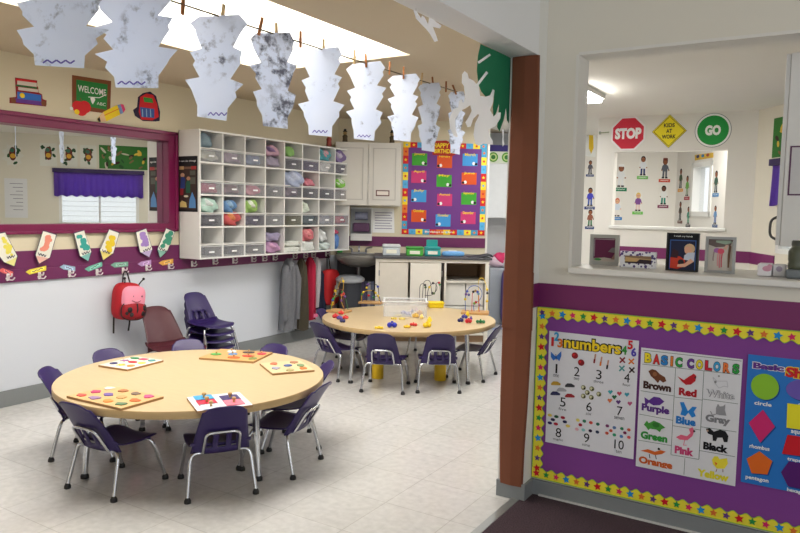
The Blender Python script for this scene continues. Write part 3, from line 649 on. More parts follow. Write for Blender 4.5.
# paper dispenser, notice, soap
r = thing('paper_dispenser', BACK.p(.27, 1.07, .08), 'clear-fronted paper towel dispenser on the wall above the sink', 'dispenser')
q = MB(); bxy(q, .15, .395, 1.07, 1.15, .004, .12, M((206, 206, 204), .4), .004); q.build('dispenser_tray', r)
q = MB(); bxy(q, .15, .395, 1.15, 1.445, .004, .015, M((186, 188, 190), .4)); bxy(q, .15, .395, 1.43, 1.445, .015, .12, M((210, 212, 214), .35)); bxy(q, .385, .395, 1.15, 1.43, .015, .12, M((210, 212, 214), .35)); bxy(q, .15, .16, 1.15, 1.43, .015, .12, M((150, 152, 156), .35)); q.build('dispenser_case', r)
q = MB(); bxy(q, .18, .365, 1.17, 1.27, .02, .10, M((84, 52, 84), .7, noise=.3, scale=40), .01); q.build('paper_stack', r)
q = MB(); q.tube([BACK.p(.20, 1.35, .07), BACK.p(.345, 1.35, .07)], .045, M((120, 124, 146), .7, noise=.3, scale=40), 16); q.build('paper_roll', r)
a = Art(BACK, .003); a.slab([BACK.uv(372, 208), BACK.uv(372.5, 232.5), BACK.uv(394.5, 233), BACK.uv(394, 208.5)][::-1], PAPER)
u0, v0 = BACK.uv(375, 213); u1, v1 = BACK.uv(392, 229)
for k in range(7): v = v0 + (v1 - v0) * k / 6; a.rect(u0, v, u1 - (.02 if k % 3 == 1 else 0), v + .009, ink((150, 146, 170)), 1)
a.build('wall_notice', None, label='white printed notice on the wall between dispenser and birthday chart', cat='notice')
c = on_counter(.045, .30); r = thing('soap_bottle', BACK.p(.02, .93, .20), 'green soap bottle standing at the back corner of the sink', 'bottle')
q = MB(); q.lathe([(.03, 0), (.034, .01), (.034, .13), (.014, .16), (.014, .17)], BACK.p(.03, .927, .045), M((60, 170, 70), .3), 16); q.build('bottle_body', r)
q = MB(); q.lathe([(.012, .17), (.012, .20), (.005, .21), (.005, .225)], BACK.p(.03, .927, .045), WHITE, 12); q.tube([BACK.p(.03, 1.15, .045), BACK.p(.06, 1.15, .075)], .005, WHITE); q.build('pump', r)
# small figures on the cupboard tops
def figurine(p, lab, c1, c2):
    o = thing('small_figurine', p, lab, 'figurine', 'little figures on the cabinet tops')
    q = MB(); q.lathe([(.028, 0), (.03, .01), (.026, .05), (.030, .075), (.018, .09)], p, M(c1, .6), 14); q.build('figure_body', o)
    q = MB(); q.blob(p + Vector((0, 0, .108)), (.022, .022, .024), M(c2, .6)); q.build('figure_head', o)
    q = MB(); q.lathe([(.024, 0), (.024, .008), (.016, .012), (.014, .03), (.0001, .034)], p + Vector((0, 0, .122)), M((24, 22, 22), .6), 12); q.build('hat', o)
figurine(at(329, 146, (1, 0, 0), CX - .10) * 1, 'small dark-hatted figure standing on top of the cubby unit', (150, 60, 50), (190, 150, 110))
for (x, lab) in ((345, 'small dark-hatted figure on the left end of the wall cabinet'), (392, 'small dark figure on the right end of the wall cabinet')):
    p = BACK.p(BACK.uv(x, 142, .16)[0], 2.16, .16); figurine(p, lab, (84, 70, 44), (170, 140, 90))
# ================================================================== LEFT WALL
LW = LEFT.off(.001)
r = thing('wall_mirror', (XL, 3.33, 1.2), 'large mirror with a glossy magenta frame on the left wall', 'mirror')
q = MB(); q.span((XL - .064, y0 - .01, z0 - .01), (XL - .060, y1 + .01, z1 + .01), M((236, 238, 236), .0, 1, 0)); q.build('mirror_glass', r)
fy0, fy1, fz0, fz1 = 2.515, 4.138, 1.205, 2.052
q = MB()
for a in ((fy0, fz0, fy1, z0 + .006), (fy0, z1 - .006, fy1, fz1), (fy0, z0, y0 + .006, z1), (y1 - .006, z0, fy1, z1)):
    q.span((XL - .06, a[0], a[1]), (XL + .018, a[2], a[3]), MAGENTA, bev=.004)
for a in ((fy0, fz0, fy1, fz0 + .022), (fy0, fz1 - .03, fy1, fz1), (fy0, fz0, fy0 + .03, fz1), (fy1 - .03, fz0, fy1, fz1)):
    q.span((XL + .016, a[0], a[1]), (XL + .032, a[2], a[3]), MAGENTA, bev=.005)
q.build('mirror_frame', r)
RED, DKRED, GRN, DGRN, BLU, YEL, ORG, PNK, BLK, WHT, BRN, PUR, GRY = [ink(c) for c in ((206, 34, 40), (140, 26, 34), (54, 150, 60), (24, 110, 56), (50, 110, 196), (240, 208, 40), (226, 120, 40), (220, 70, 120), (24, 24, 28), (240, 240, 238), (128, 74, 42), (98, 52, 140), (150, 150, 150))]
# wall decals above the mirror
a = Art(LW, .002)
def seg(x0, y0_, x1, y1_, hpx, mat, k): a.ppoly([(x0, y0_), (x1, y1_), (x1, y1_ + hpx), (x0, y0_ + hpx)], mat, k)
a.slab(LW.uvs([(15, 77.5), (37, 80.5), (37, 86.3), (38, 87), (38.5, 92.5), (42, 94.5), (42.5, 99), (46.5, 100.5), (46, 106.5), (9.5, 103), (9.5, 97.5), (16, 97)][::-1]), DKRED)
seg(16, 78.5, 36, 81, 2, RED, 1); seg(17, 80.5, 36.5, 83, 4, ink((216, 206, 196)), 1); seg(16, 84.5, 37, 87.5, 1.5, DGRN, 1); seg(18, 87, 38, 89.5, 3, ink((206, 200, 190)), 1)
seg(17, 91.5, 41, 95, 7, BLU, 1); a.pdisc(22, 95.5, 2.6, YEL, 2); seg(13, 98, 45, 102, 4, PUR, 2); a.pdisc(13, 100.5, 2.8, BRN, 3); a.pdisc(43.5, 103.5, 2.8, BRN, 3)
a.build('wall_decal', None, label='wall decal of a stack of coloured books above the mirror', cat='decal', group='school wall decals above the mirror')
a = Art(LW, .002)
a.slab(LW.uvs([(72, 75), (111, 81), (110, 114), (72, 109)][::-1]), BRN); a.ppoly([(76, 79.5), (107.5, 84.5), (106.5, 110), (76, 104.5)], ink((40, 130, 60)), 1)
a.ptext('WELCOME', 92, 90.5, 28, 6.5, WHT, 2, .01, -.14); a.pstroke([(88, 97), (99, 97.8), (106, 94.5)], .006, WHT, 2); a.ptext('ABC', 101, 104, 9, 3, WHT, 2)
a.ppoly([(90, 98), (94, 97), (95, 100), (92.5, 104.5), (91, 102)], WHT, 2)
for x, y, rr in ((78, 107, 6.2), (84.5, 107, 6.2), (81, 110, 6)): a.pdisc(x, y, rr, RED, 3)
a.pstroke([(81, 102), (80, 98)], .008, BRN, 3); a.pdisc(76.5, 112, 2.6, YEL, 4); a.pdisc(71, 108.5, 1.8, WHT, 4)
a.build('wall_decal', None, label='wall decal of a green chalkboard reading WELCOME with a red apple', cat='decal', group='school wall decals above the mirror')
a = Art(LW, .004)
a.slab(LW.uvs([(97, 119), (103, 112), (118, 104.5), (123, 104.5), (125, 109.5), (121, 114), (106, 121.5), (98.5, 122)][::-1]), YEL)
a.ppoly([(97, 119), (103, 112), (106, 121.5), (98.5, 122)], ink((226, 190, 150)), 1); a.ppoly([(97, 119), (99, 117), (100.5, 121.8), (98.5, 122)], BLK, 2)
a.ppoly([(117, 105), (120, 104.2), (123, 112.8), (120, 114.5)], ink((120, 150, 200)), 1); a.ppoly([(120, 104.2), (123, 104.5), (125, 109.5), (123, 112.8)], PNK, 1); a.pstroke([(104, 115.5), (119, 108.5)], .006, ORG, 2)
a.build('wall_decal', None, label='wall decal of a yellow pencil beside the chalkboard decal', cat='decal', group='school wall decals above the mirror')
a = Art(LW, .002)
a.slab(LW.uvs([(138, 97), (143, 93), (150, 91.5), (156, 96), (160, 112), (159.5, 121), (155, 121.5), (143, 121), (135, 116), (133, 110), (137, 107)][::-1]), ink((40, 30, 60)))
a.ppoly([(140, 97), (146, 93.5), (153, 95), (157, 104), (158.5, 117), (152, 120.5), (141, 119.5), (138.5, 112)], RED, 1)
a.ppoly([(143, 97), (152, 98.5), (153, 103), (144, 102)], GRN, 2); a.ppoly([(139.5, 107), (154, 109), (154, 118), (141, 117)], ink((60, 90, 160)), 2)
for k in range(3): a.pstroke([(142 + 4 * k, 109), (142.5 + 4 * k, 117)], .008, ink((150, 190, 220)), 3)
a.build('wall_decal', None, label='wall decal of a red school backpack near the mirror corner', cat='decal', group='school wall decals above the mirror')
# paper pencils below the mirror
W2 = LEFT.off(.034)
for pts, c, wd in (([(-2, 234), (5, 232.5), (17, 256), (14, 266), (4, 262), (-4, 252)], (226, 214, 90), 'yellow-dotted paper pencil at the far left below the mirror'),
                   ([(43, 231), (56, 235), (49.5, 257.5), (39, 263.5), (35.5, 255)], (226, 140, 120), 'coral painted paper pencil below the mirror'),
                   ([(74, 233.5), (84, 230.5), (91, 251.5), (88, 261), (80, 256)], (60, 160, 150), 'teal painted paper pencil below the mirror, left of the yellow one'),
                   ([(109, 229.5), (119, 233), (113, 253), (103, 260), (100, 250)], (226, 196, 50), 'bright yellow painted paper pencil below the mirror'),
                   ([(136, 232.5), (146, 228.5), (152, 249), (149, 257), (140, 252)], (160, 130, 196), 'lilac painted paper pencil below the mirror'),
                   ([(166, 228.5), (174.5, 232), (167, 251), (160, 257.5), (157.5, 249)], (70, 150, 124), 'green painted paper pencil below the mirror corner by the cubbies')):
    a = Art(W2, .002); uv = W2.uvs(pts)[::-1]; a.slab(uv, ink((228, 226, 214)), ink((40, 40, 60)))
    P = pts; tip = min(range(len(P)), key=lambda i: -P[i][1]); cx = sum(x for x, _ in P) / len(P); cy = sum(y for _, y in P) / len(P)
    a.add([W2.p(u, v, .0005) for u, v in [(cu + (u - cu) * 1.08, cv + (v - cv) * 1.05) for (u, v) in uv for cu, cv in [W2.uv(cx, cy)]]], [list(range(len(uv)))], ink((70, 66, 90)))
    rn = random.Random(len(wd))
    top = [P[0], P[1]]; mx_, my_ = (P[0][0] + P[1][0]) / 2, (P[0][1] + P[1][1]) / 2
    for k in range(15):
        t = .16 + .46 * rn.random(); x = mx_ + (P[tip][0] - mx_) * t + rn.uniform(-3, 3); y = my_ + (P[tip][1] - my_) * t + rn.uniform(-2, 2); a.pdisc(x, y, rn.uniform(1.4, 3.0), ink(c), 1 + k % 2, n=9)
    tx, ty = P[tip]; a.ppoly([(tx, ty), (tx + (P[(tip + 1) % len(P)][0] - tx) * .9, ty + (P[(tip + 1) % len(P)][1] - ty) * .9), (tx + (P[tip - 1][0] - tx) * .9, ty + (P[tip - 1][1] - ty) * .9)], ink(tuple(int(v * .6 + 90) for v in c)), 1)
    bx, by = mx_ + (tx - mx_) * .72, my_ + (ty - my_) * .72
    sl = (P[1][1] - P[0][1]) / (P[1][0] - P[0][0])
    a.pstroke([(bx - 4 + 1.3 * i, by + sl * (-4 + 1.3 * i) + (1.2 if i % 2 else -1.2)) for i in range(7)], .006, ink((60, 60, 80)), 3)
    a.build('paper_pencil', None, label=wd, cat='paper pencil', group='painted paper pencils')
# name tags and hooks on the coat rail
TAGS = (((0, 270.5, 13, 274), (216, 100, 100), 'red'), ((27, 272, 46, 268), (230, 206, 70), 'yellow'), ((61, 267, 75, 269), (150, 176, 200), 'pale blue'), ((86, 269, 102, 264), (110, 180, 160), 'mint green, left one'), ((112, 265, 128, 264), (120, 170, 150), 'sea green, above the ladybug bag'), ((139, 264, 151, 262), (176, 140, 190), 'lilac'), ((160, 263, 173, 261), (226, 170, 80), 'orange'))
T3 = LEFT.off(.0175)
for (x0_, ya, x1_, yb), c, wd in TAGS:
    a = Art(T3, .003); mx_ = x0_ + 2.5
    a.slab(T3.uvs([(x0_ - 1.5, (ya + yb) / 2 + (ya - yb) * .5), (mx_, ya - 2.5), (x1_, yb - 2.3), (x1_, yb + 2.3), (mx_, ya + 2.5)][::-1]), ink(c))
    a.ppoly([(x0_ + 3.5, ya - 1.4), (x1_ - 2, yb - 1.2), (x1_ - 2, yb + 1.2), (x0_ + 3.5, ya + 1.5)], ink(tuple(min(255, v + 40) for v in c)), 1)
    a.pstroke([(x0_ + 4.5 + (x1_ - x0_ - 8) * i / 5, ya + (yb - ya) * i / 5 + (.5 if i % 2 else -.5)) for i in range(6)], .005, ink((90, 80, 90)), 2)
    a.build('name_tag', None, label='%s pencil-shaped name tag on the coat rail' % wd, cat='name tag', group='pencil name tags')
hk = [(6.5, 278, 'under the red tag'), (38, 276.5, 'under the yellow tag'), (68, 274.5, 'under the pale blue tag'), (95.5, 273, 'under the mint tag'), (121.5, 271.5, 'holding the ladybug backpack'), (145, 268.5, 'under the lilac tag'), (167.5, 267, 'under the orange tag'), (190.5, 264.5, 'just below the left end of the cubbies'), (212, 262.5, 'second along under the cubbies'), (231.7, 261.5, 'third along under the cubbies'), (250.5, 260, 'fourth along under the cubbies'), (261.5, 259.3, 'fifth along under the cubbies'), (272, 258.5, 'sixth along, left of the grey coat'), (292, 257, 'above the grey coat'), (302.6, 256.5, 'above the olive coat'), (310.5, 256, 'above the crimson jacket'), (324.5, 254.8, 'above the red padded bag')]
HKP = []
for x, y, wd in hk:
    u, v = LEFT.uv(x, y); X_ = XL + .016; HKP.append(Vector((X_ + .04, u, v)))
    q = MB(); WM_ = M((232, 226, 226), .3)
    q.box((X_ + .004, u, v + .008), (.008, .022, .05), WM_, bev=.003)
    q.tube(fillet([(X_ + .004, u, v + .018), (X_ + .05, u, v + .012), (X_ + .055, u, v + .035)], .02), .0055, WM_)
    for s in (-1, 1): q.tube(fillet([(X_ + .004, u, v - .008), (X_ + .028, u + s * .02, v - .016), (X_ + .034, u + s * .03, v + .006)], .015), .0045, WM_)
    q.build('coat_hook', None, label='white metal coat hook %s' % wd, cat='hook', group='coat hooks on the purple rail')
# ladybug backpack
BX = XL + .016
RB = M((176, 20, 34), .75, noise=.08, scale=60); BB = M((30, 24, 26), .7); PK = M((240, 150, 172), .7)
hp = HKP[4]; c = Vector((BX + .085, LEFT.off(.1).uv(126.5, 301)[0], LEFT.off(.1).uv(126.5, 301)[1])); tl = .10
AX = (Vector((1, 0, 0)), Vector((0, math.cos(tl), -math.sin(tl))), Vector((0, math.sin(tl), math.cos(tl))))
def bp(x, y, z): return c + AX[0] * x + AX[1] * y + AX[2] * z
r = thing('ladybug_backpack', (c.x, c.y, c.z - .15), 'red ladybug toddler backpack hanging from a hook on the purple rail', 'backpack')
q = MB(); q.blob(c, (.075, .118, .148), RB, .55, .75, axes=AX, seg=32, rings=20); q.build('bag_body', r)
q = MB(); q.blob(bp(.050, .014, .028), (.056, .106, .098), PK, .6, .7, axes=AX, seg=28, rings=16); fp = q.build('face_panel', r)
q = MB(); q.blob(bp(.050, .014, -.070), (.075, .114, .074), M((150, 14, 28), .75, noise=.08, scale=60), .7, .85, axes=AX, seg=28, rings=16); pk = q.build('front_pocket', r)
q = MB()
for dy, dz, rr in ((-.06, -.06, .017), (.07, -.05, .017), (-.045, -.098, .014), (.06, -.09, .016), (-.078, -.088, .011), (.095, -.075, .012)): q.blob(bp(.050 + .075 * max(0, (max(0, 1 - abs((dz + .072) / .07) ** (2 / .7)) ** (.7 / .85) - abs(dy / .102) ** (2 / .85))) ** (.85 / 2), dy + .012, dz), (.012, rr * 1.3, rr * 1.3), BB, axes=AX, seg=12, rings=8)
q.tube([bp(.115, .014, -.012), bp(.128, .013, -.06), bp(.105, .012, -.13)], .006, BB); sub(q, 'wing_spots', pk, r)
q = MB(); q.tube([bp(.078, .014 + .116 * math.copysign(abs(math.cos(t)) ** .85, math.cos(t)), -.070 + .075 * math.copysign(abs(math.sin(t)) ** .7, math.sin(t))) for t in [2 * PI * k / 40 for k in range(40)]], .0045, BB, closed=True); sub(q, 'pocket_piping', pk, r)
q = MB()
for dy in (-.03, .05): q.blob(bp(.100, dy + .012, .045), (.006, .008, .010), BB, axes=AX, seg=10, rings=6)
q.tube([bp(.107, -.03, .012), bp(.109, .0, .0), bp(.109, .025, .0), bp(.107, .052, .012)], .0025, M((150, 40, 60), .6)); sub(q, 'face', fp, r)
q = MB()
for dy, e in ((.10, .018), (-.05, -.01)):
    q.tube(fillet([bp(.01, dy * .8, .11), bp(.03, dy, .16), bp(.035, dy + e, .178)], .02), .005, BB); q.blob(bp(.036, dy + e, .182), (.011,) * 3, BB, seg=10, rings=8)
q.build('antenna', r)
q = MB(); top = bp(-.02, 0, .14); q.tube(fillet([top + Vector((0, -.035, 0)), Vector((hp.x - .01, hp.y - .016, hp.z + .0)), Vector((hp.x - .01, hp.y + .016, hp.z + .0)), top + Vector((0, .035, 0))], .02), .006, BB); q.build('hanging_loop', r)
for s, e in ((-1, .10), (1, .085)):
    q = MB(); q.tube(fillet([bp(-.05, s * .07, -.12), bp(-.04, s * .075, -.16), bp(-.04, s * .068, -.16 - e)], .03), .007, BB); q.build('strap', r)
# hanging coats
def garment(hook, top_px, bot_px, ytop, half, rgb, name, lab, folds=6, depth=.06, sd=0, sleeve=False, band=None):
    Xc = XL + .02 + depth; rnd = random.Random(sd); mt = M(rgb, .9, noise=.18, scale=45)
    zt = LEFT.off(depth).uv(hook, top_px)[1]; zb_ = LEFT.off(depth).uv(hook, bot_px)[1]; yc = LEFT.off(depth).uv(ytop, top_px)[0]
    o = thing(name, (Xc, yc, zb_), lab, 'coat', 'coats on the hooks'); q = MB(); seg, rows = 64, 26; vs = []; p0 = rnd.uniform(0, 6)
    for i in range(rows + 1):
        t = i / rows; w = half * (.22 + .78 * min(1, t / .42) ** .7) * (1 + .15 * t); d = depth * (.35 + .65 * min(1, t / .12) ** .7)
        for k in range(seg):
            an = 2 * PI * k / seg; f = 1 + (.10 + .22 * t) * math.sin(folds * an + p0 + 1.5 * t) + .08 * math.sin(2.3 * folds * an - 2 * t)
            x = Xc + d * math.cos(an) * f * (.9 if math.cos(an) < 0 else 1); x = max(x, XL + .02)
            vs.append((x, yc + w * math.sin(an) * (1 + .05 * math.sin(folds * .5 * an + p0)) + .012 * t * math.sin(3 * t + p0), zt + (zb_ - zt) * t + .012 * math.sin(3 * an + p0) * (t > .95)))
    fs = [[i * seg + k, (i + 1) * seg + k, (i + 1) * seg + (k + 1) % seg, i * seg + (k + 1) % seg] for i in range(rows) for k in range(seg)]
    q.add(vs, fs, mt, True); q.add(vs[:seg], [list(range(seg))], mt); q.add(vs[-seg:], [list(range(seg))[::-1]], mt); q.build('coat_body', o)
    if sleeve:
        for s in (-1, 1):
            q = MB(); q.tube([(Xc + .03, yc + s * half * .75, zt - .06), (Xc + .05, yc + s * half * 1.0, zt - .2), (Xc + .045, yc + s * half * .98, zt + (zb_ - zt) * .86)], [.03, .04, .03], mt, 12); q.build('sleeve', o)
        q = MB(); q.blob((Xc + .02, yc, zt - .06), (.05, half * .6, .075), mt, .8, .8, wob=.06, sd=sd); q.build('hood', o)
    if band: q = MB(); q.box((Xc + depth * 1.02, yc + band[3], zt + (zb_ - zt) * band[1]), (.012, band[2], abs(zt - zb_) * .06), M(band[0], .7), bev=.003); q.build('coat_trim', o)
    return o
garment(291, 259, 328, 286.5, .095, (112, 114, 120), 'hooded_coat', 'grey hooded coat hanging from the rail, nearest of the coats', 5, .075, 1, True)
garment(303, 258, 328, 300, .078, (70, 64, 50), 'olive_coat', 'dark olive coat hanging between the grey and crimson ones', 4, .06, 2)
garment(311, 257, 318, 308.5, .066, (168, 20, 56), 'crimson_jacket', 'crimson fleece jacket with a pink hem hanging beside the olive coat', 4, .065, 3, band=((230, 120, 160), .94, .09, .01))
garment(316.5, 257, 306, 315, .05, (188, 186, 190), 'pale_cardigan', 'pale grey cardigan hanging behind the navy one', 4, .05, 4)
garment(320, 270, 308, 318.5, .075, (30, 36, 60), 'navy_jacket', 'small navy jacket hanging left of the red padded bag', 4, .05, 5)
r0 = HKP[16]; c = Vector((XL + .10, LEFT.off(.1).uv(330, 287)[0], LEFT.off(.1).uv(330, 287)[1]))
r = thing('red_padded_bag', (c.x, c.y, c.z - .2), 'red padded bag with a white patch hanging at the end of the rail', 'bag')
q = MB(); q.blob(c, (.075, .125, .20), M((186, 28, 34), .7, noise=.06), .5, .6, seg=30, rings=18); q.build('bag_body', r)
q = MB(); q.box(c + Vector((.076, .035, -.02)), (.008, .085, .085), WHITE, bev=.003); q.box(c + Vector((.076, .035, -.01)), (.009, .035, .15), WHITE, bev=.003); q.build('white_patch', r)
q = MB(); q.box(c + Vector((.07, -.01, -.13)), (.012, .025, .13), M((226, 110, 40), .6), bev=.003); q.build('orange_stripe', r)
q = MB(); q.tube(fillet([c + Vector((-.02, -.03, .19)), Vector((r0.x - .01, r0.y - .012, r0.z)), Vector((r0.x - .01, r0.y + .012, r0.z)), c + Vector((-.02, .03, .19))], .02), .006, BLACK); q.build('hanging_loop', r)
# black poster on the side of the cubby unit
SIDE = Fr((0, CY0 - .0005, 0), (1, 0, 0), (0, -1, 0)); a = Art(SIDE, .002)
P = SIDE.uvs([(177.2, 156.5), (197.5, 156), (197.5, 212), (177.2, 211)]); u0, u1, v0, v1 = XL + .012, P[1][0], P[2][1], P[0][1]
a.slab([(u0, v0), (u1, v0), (u1, v1), (u0, v1)], BLK); W_, H_ = u1 - u0, v1 - v0
S_ = lambda x, y: (u0 + x * W_, v0 + y * H_)
a.text('I can do things', *S_(.5, .91), W_ * .86, H_ * .04, WHT, 2, .01)
a.poly([S_(.07, .04), S_(.95, .04), S_(.95, .82), S_(.07, .82)], ink((62, 44, 40)), 1)
for x0_, x1_, y0_, y1_, cc in ((.07, .3, .76, .82, (190, 160, 110)), (.68, .95, .76, .82, (170, 50, 50)), (.3, .68, .77, .81, (120, 90, 70)), (.1, .28, .3, .42, (150, 40, 50)), (.62, .9, .5, .74, (90, 90, 80)), (.5, .95, .62, .66, (60, 50, 46))): a.poly([S_(x0_, y0_), S_(x1_, y0_), S_(x1_, y1_), S_(x0_, y1_)], ink(cc), 2)
a.disc(*S_(.24, .66), W_ * .11, ink((196, 150, 120)), 3, H_ * .04); a.poly([S_(.12, .42), S_(.36, .42), S_(.38, .6), S_(.3, .63), S_(.16, .63)], ink((46, 60, 120)), 3)
a.disc(*S_(.55, .6), W_ * .10, ink((180, 130, 100)), 3, H_ * .035); a.poly([S_(.42, .34), S_(.64, .34), S_(.64, .54), S_(.5, .57), S_(.42, .52)], ink((40, 90, 70)), 3)
a.poly([S_(.56, .07), S_(.92, .07), S_(.9, .22), S_(.74, .36), S_(.6, .22)], ink((90, 140, 196)), 3); a.poly([S_(.1, .08), S_(.46, .08), S_(.42, .17), S_(.2, .2), S_(.1, .16)], ink((216, 190, 120)), 3); a.disc(*S_(.42, .28), W_ * .12, ink((226, 214, 190)), 3, H_ * .02)
a.build('photo_poster', None, label='black photo poster of children on the side of the cubby unit', cat='poster')

# ================================================================== CLOTHESLINE WITH PAINTED PAPERS
SA, SB = flr(60, -35, 2.2), flr(464, 94, 2.41)
sd_ = (SB - SA).normalized()
def on_line(x):                                          # point of the string seen at picture column x
    lo, hi = -.5, 1.6
    for _ in range(50):
        mid = (lo + hi) / 2; p = SA + (SB - SA) * mid; c_ = WM.transposed() @ (p - CAM)
        if 400 + F * c_.x / c_.z < x: lo = mid
        else: hi = mid
    return SA + (SB - SA) * lo
q = MB(); q.tube([SA - sd_ * 2.2, SA, (SA + SB) / 2 - Vector((0, 0, .004)), SB, SB + sd_ * .55], .0042, M((96, 84, 66), .8)); q.build('clothes_line', None, label='thin brown string strung under the ceiling holding painted papers', cat='string')
CREAMWOOD, TANWOOD = M((206, 176, 128), .7, noise=.12), M((158, 100, 54), .7, noise=.12)
def tier(w, h, seed):
    rnd = random.Random(seed); j = lambda v: v * rnd.uniform(.9, 1.08)
    R = [(.38, 0), (j(.50), -.09), (j(.43), -.14), (j(.45), -.18), (.30, -.30), (j(.51), -.34), (j(.42), -.41), (j(.44), -.45), (.28, -.60), (j(.51), -.645), (j(.40), -.72), (j(.41), -.77), (.26, -.88), (.25, -1)]
    Lh = [(-.36, 0), (j(-.51), -.06), (j(-.41), -.13), (j(-.43), -.17), (-.28, -.31), (j(-.50), -.345), (j(-.40), -.43), (j(-.41), -.47), (-.29, -.59), (j(-.51), -.62), (j(-.40), -.71), (j(-.38), -.77), (-.30, -.87), (-.29, -.98)]
    return [(x * w, y * h) for x, y in R[::1]] + [(x * w, y * h) for x, y in Lh[::-1]]
view = Vector((fwd.x, fwd.y, 0)).normalized(); vr = Vector((right.x, right.y, 0)).normalized()
papers = [(60, 92, 64, -37, .55, 'first paper on the string, cut off at the top with grey paint down its middle', 0, 0), (133, 80, 87, -12, .45, 'second paper on the string, pale blue-grey with a name scribbled below', .05, 0), (219, 55, 116, 13, .5, 'third paper on the string, painted black over its middle', -.06, 0), (273, 40, 128, 34, .95, 'narrow twisted paper, the most heavily blackened one on the string', .05, .7),
          (322, 43, 135, 48, .02, 'nearly blank white paper hanging beside the skylight', .0, 0), (366, 38, 141, 64, .06, 'pale blank paper hanging in front of the wall cabinet', .0, 0), (404, 31, 143, 77, .35, 'paper with fine black specks hanging left of the birthday heading', 0, 0), (430, 24, 150, 82, .4, 'speckled paper hanging in front of the birthday heading', 0, .3), (457, 18, 152, 90, .85, 'last dark scribbled paper, partly behind the white cut-out', 0, .5)]
for i, (x, wpx, yb, yt, dens, lab, tilt, yaw) in enumerate(papers):
    p = on_line(x); c_ = WM.transposed() @ (p - CAM); sc = c_.z / F; w, h = wpx * sc, (yb - yt) * sc
    if yaw: w /= math.cos(yaw)
    ca, sa = math.cos(yaw), math.sin(yaw); U_ = vr * ca + view * sa; fr = Fr(p - view * .004, U_, U_.cross(Vector((0, 0, 1)))); q = MB(); mt = smudge_paper(i + 1, dens)
    sh = tier(w, h, i); ct, st = math.cos(tilt), math.sin(tilt); sh = [(a_ * ct - b_ * st, a_ * st + b_ * ct) for a_, b_ in sh]
    kk = (sd_.dot(vr), sd_.z); sh = [(u, v + u * kk[1] / max(.2, kk[0]) * max(0, 1 + v / h)) for u, v in sh]
    b_ = bmesh.new(); vs_ = [b_.verts.new(fr.p(u, v, 0)) for u, v in sh]; f_ = b_.faces.new(vs_); f_.normal_update(); bmesh.ops.triangulate(b_, faces=[f_])
    q.bm(b_, mt)
    if i in (0, 1, 2, 4, 5):
        a = Art(fr.off(0), .0006); a.stroke([(-w * .2 + w * .05 * k, -h * .945 + (h * .018 if k % 2 else -h * .012) - tilt * 0) for k in range(8)], .0035 + w * .006, ink((96, 84, 170)), 1); q.add(a.v, a.f, a.mats[0])
    q.build('painted_paper', None, label=lab, cat='painting', group='painted papers on the string')
for i, (x, tilt, dark) in enumerate(((183, .05, 1), (222.5, .12, 0), (260, .22, 1), (276.5, -.03, 0), (300.5, 0, 1), (323.5, 0, 0), (354.5, 0, 0), (366, -.05, 1), (389.5, .02, 1), (403.5, 0, 1), (421.5, .1, 0), (433, -.12, 1), (446, .0, 1), (455, -.4, 1))):
    p = on_line(x); c_ = WM.transposed() @ (p - CAM); mt = TANWOOD if dark else CREAMWOOD; L_ = .082 * (1.0 if c_.z < 3.6 else 1.0)
    d = (Vector((0, 0, 1)) + vr * tilt).normalized(); ctr = p + d * (.012 if i not in (0,) else .0); rz = Matrix((vr, view, Vector((0, 0, 1)))).transposed() @ Matrix.Rotation(tilt, 3, 'Y')
    r = thing('clothespin', ctr - d * L_ / 2, 'wooden clothespin on the string, %s counted from the left' % (ORD + ['ninth', 'tenth', 'eleventh', 'twelfth', 'thirteenth', 'fourteenth'])[i], 'clothespin', 'clothespins on the string')
    for s in (-1, 1): q = MB(); q.box(ctr + view * s * .006 + vr * .0, (.0125, .007, L_), mt, rot=rz, bev=.002); q.build('prong', r)
    q = MB(); q.tube([ctr - vr * .009, ctr + vr * .009], .005, STEEL); q.build('spring', r)

# ================================================================== PALM TREE AT THE END OF THE PARTITION
JF = Fr((0, YJ - .002, 0), (1, 0, 0), (0, -1, 0)); CARD = M((118, 66, 42), .8, noise=.10, scale=7, bump=.25)
r = thing('cardboard_palm_trunk', (-1.32, YJ - .01, .1), 'brown cardboard palm trunk wrapped round the end of the partition', 'decoration')
ed = JF.uvs([(513.5, 59), (512, 120), (508.5, 200), (506, 250), (503.5, 330), (500.5, 420), (500.8, 481)]); er = JF.uvs([(540, 57), (539, 130), (536.5, 200), (534, 242), (533, 306), (529, 390), (525, 440), (523, 483)])
def lerp_at(pts, v, ): 
    P_ = sorted(pts, key=lambda t_: t_[1])
    for (ua, va), (ub, vb) in zip(P_, P_[1:]):
        if va <= v <= vb: return ua + (ub - ua) * (v - va) / (vb - va)
    return P_[0][0] if v < P_[0][1] else P_[-1][0]
ZL = [.072, .25, .5, .87, .858, 1.14, 1.122, 1.4, 1.7, 2.0, 2.168]
for i0, i1 in ((0, 3), (4, 5), (6, 10)):
    q = MB(); vs = []; zs = ZL[i0:i1 + 1]
    for z in zs:
        ul, ur = lerp_at(ed, z), lerp_at(er, z)
        if i0 == 4: ur += .004; ul -= .002
        for u, d in ((ul - .004, -.16), (ul - .006, 0), (ul + .004, .014), ((ul + ur) / 2, .02), (ur - .006, .014), (ur, .0)): vs.append(JF.p(u, z, d + (.004 if i0 == 4 else 0)))
    fs = [[i * 6 + k, i * 6 + k + 1, (i + 1) * 6 + k + 1, (i + 1) * 6 + k] for i in range(len(zs) - 1) for k in range(5)]
    q.add(vs, fs, CARD); q.build('cardboard_sheet', r)
GP = Fr((XI - .004, 0, 0), (0, 1, 0), (1, 0, 0)); GREEN = M((22, 122, 82), .75, noise=.06)
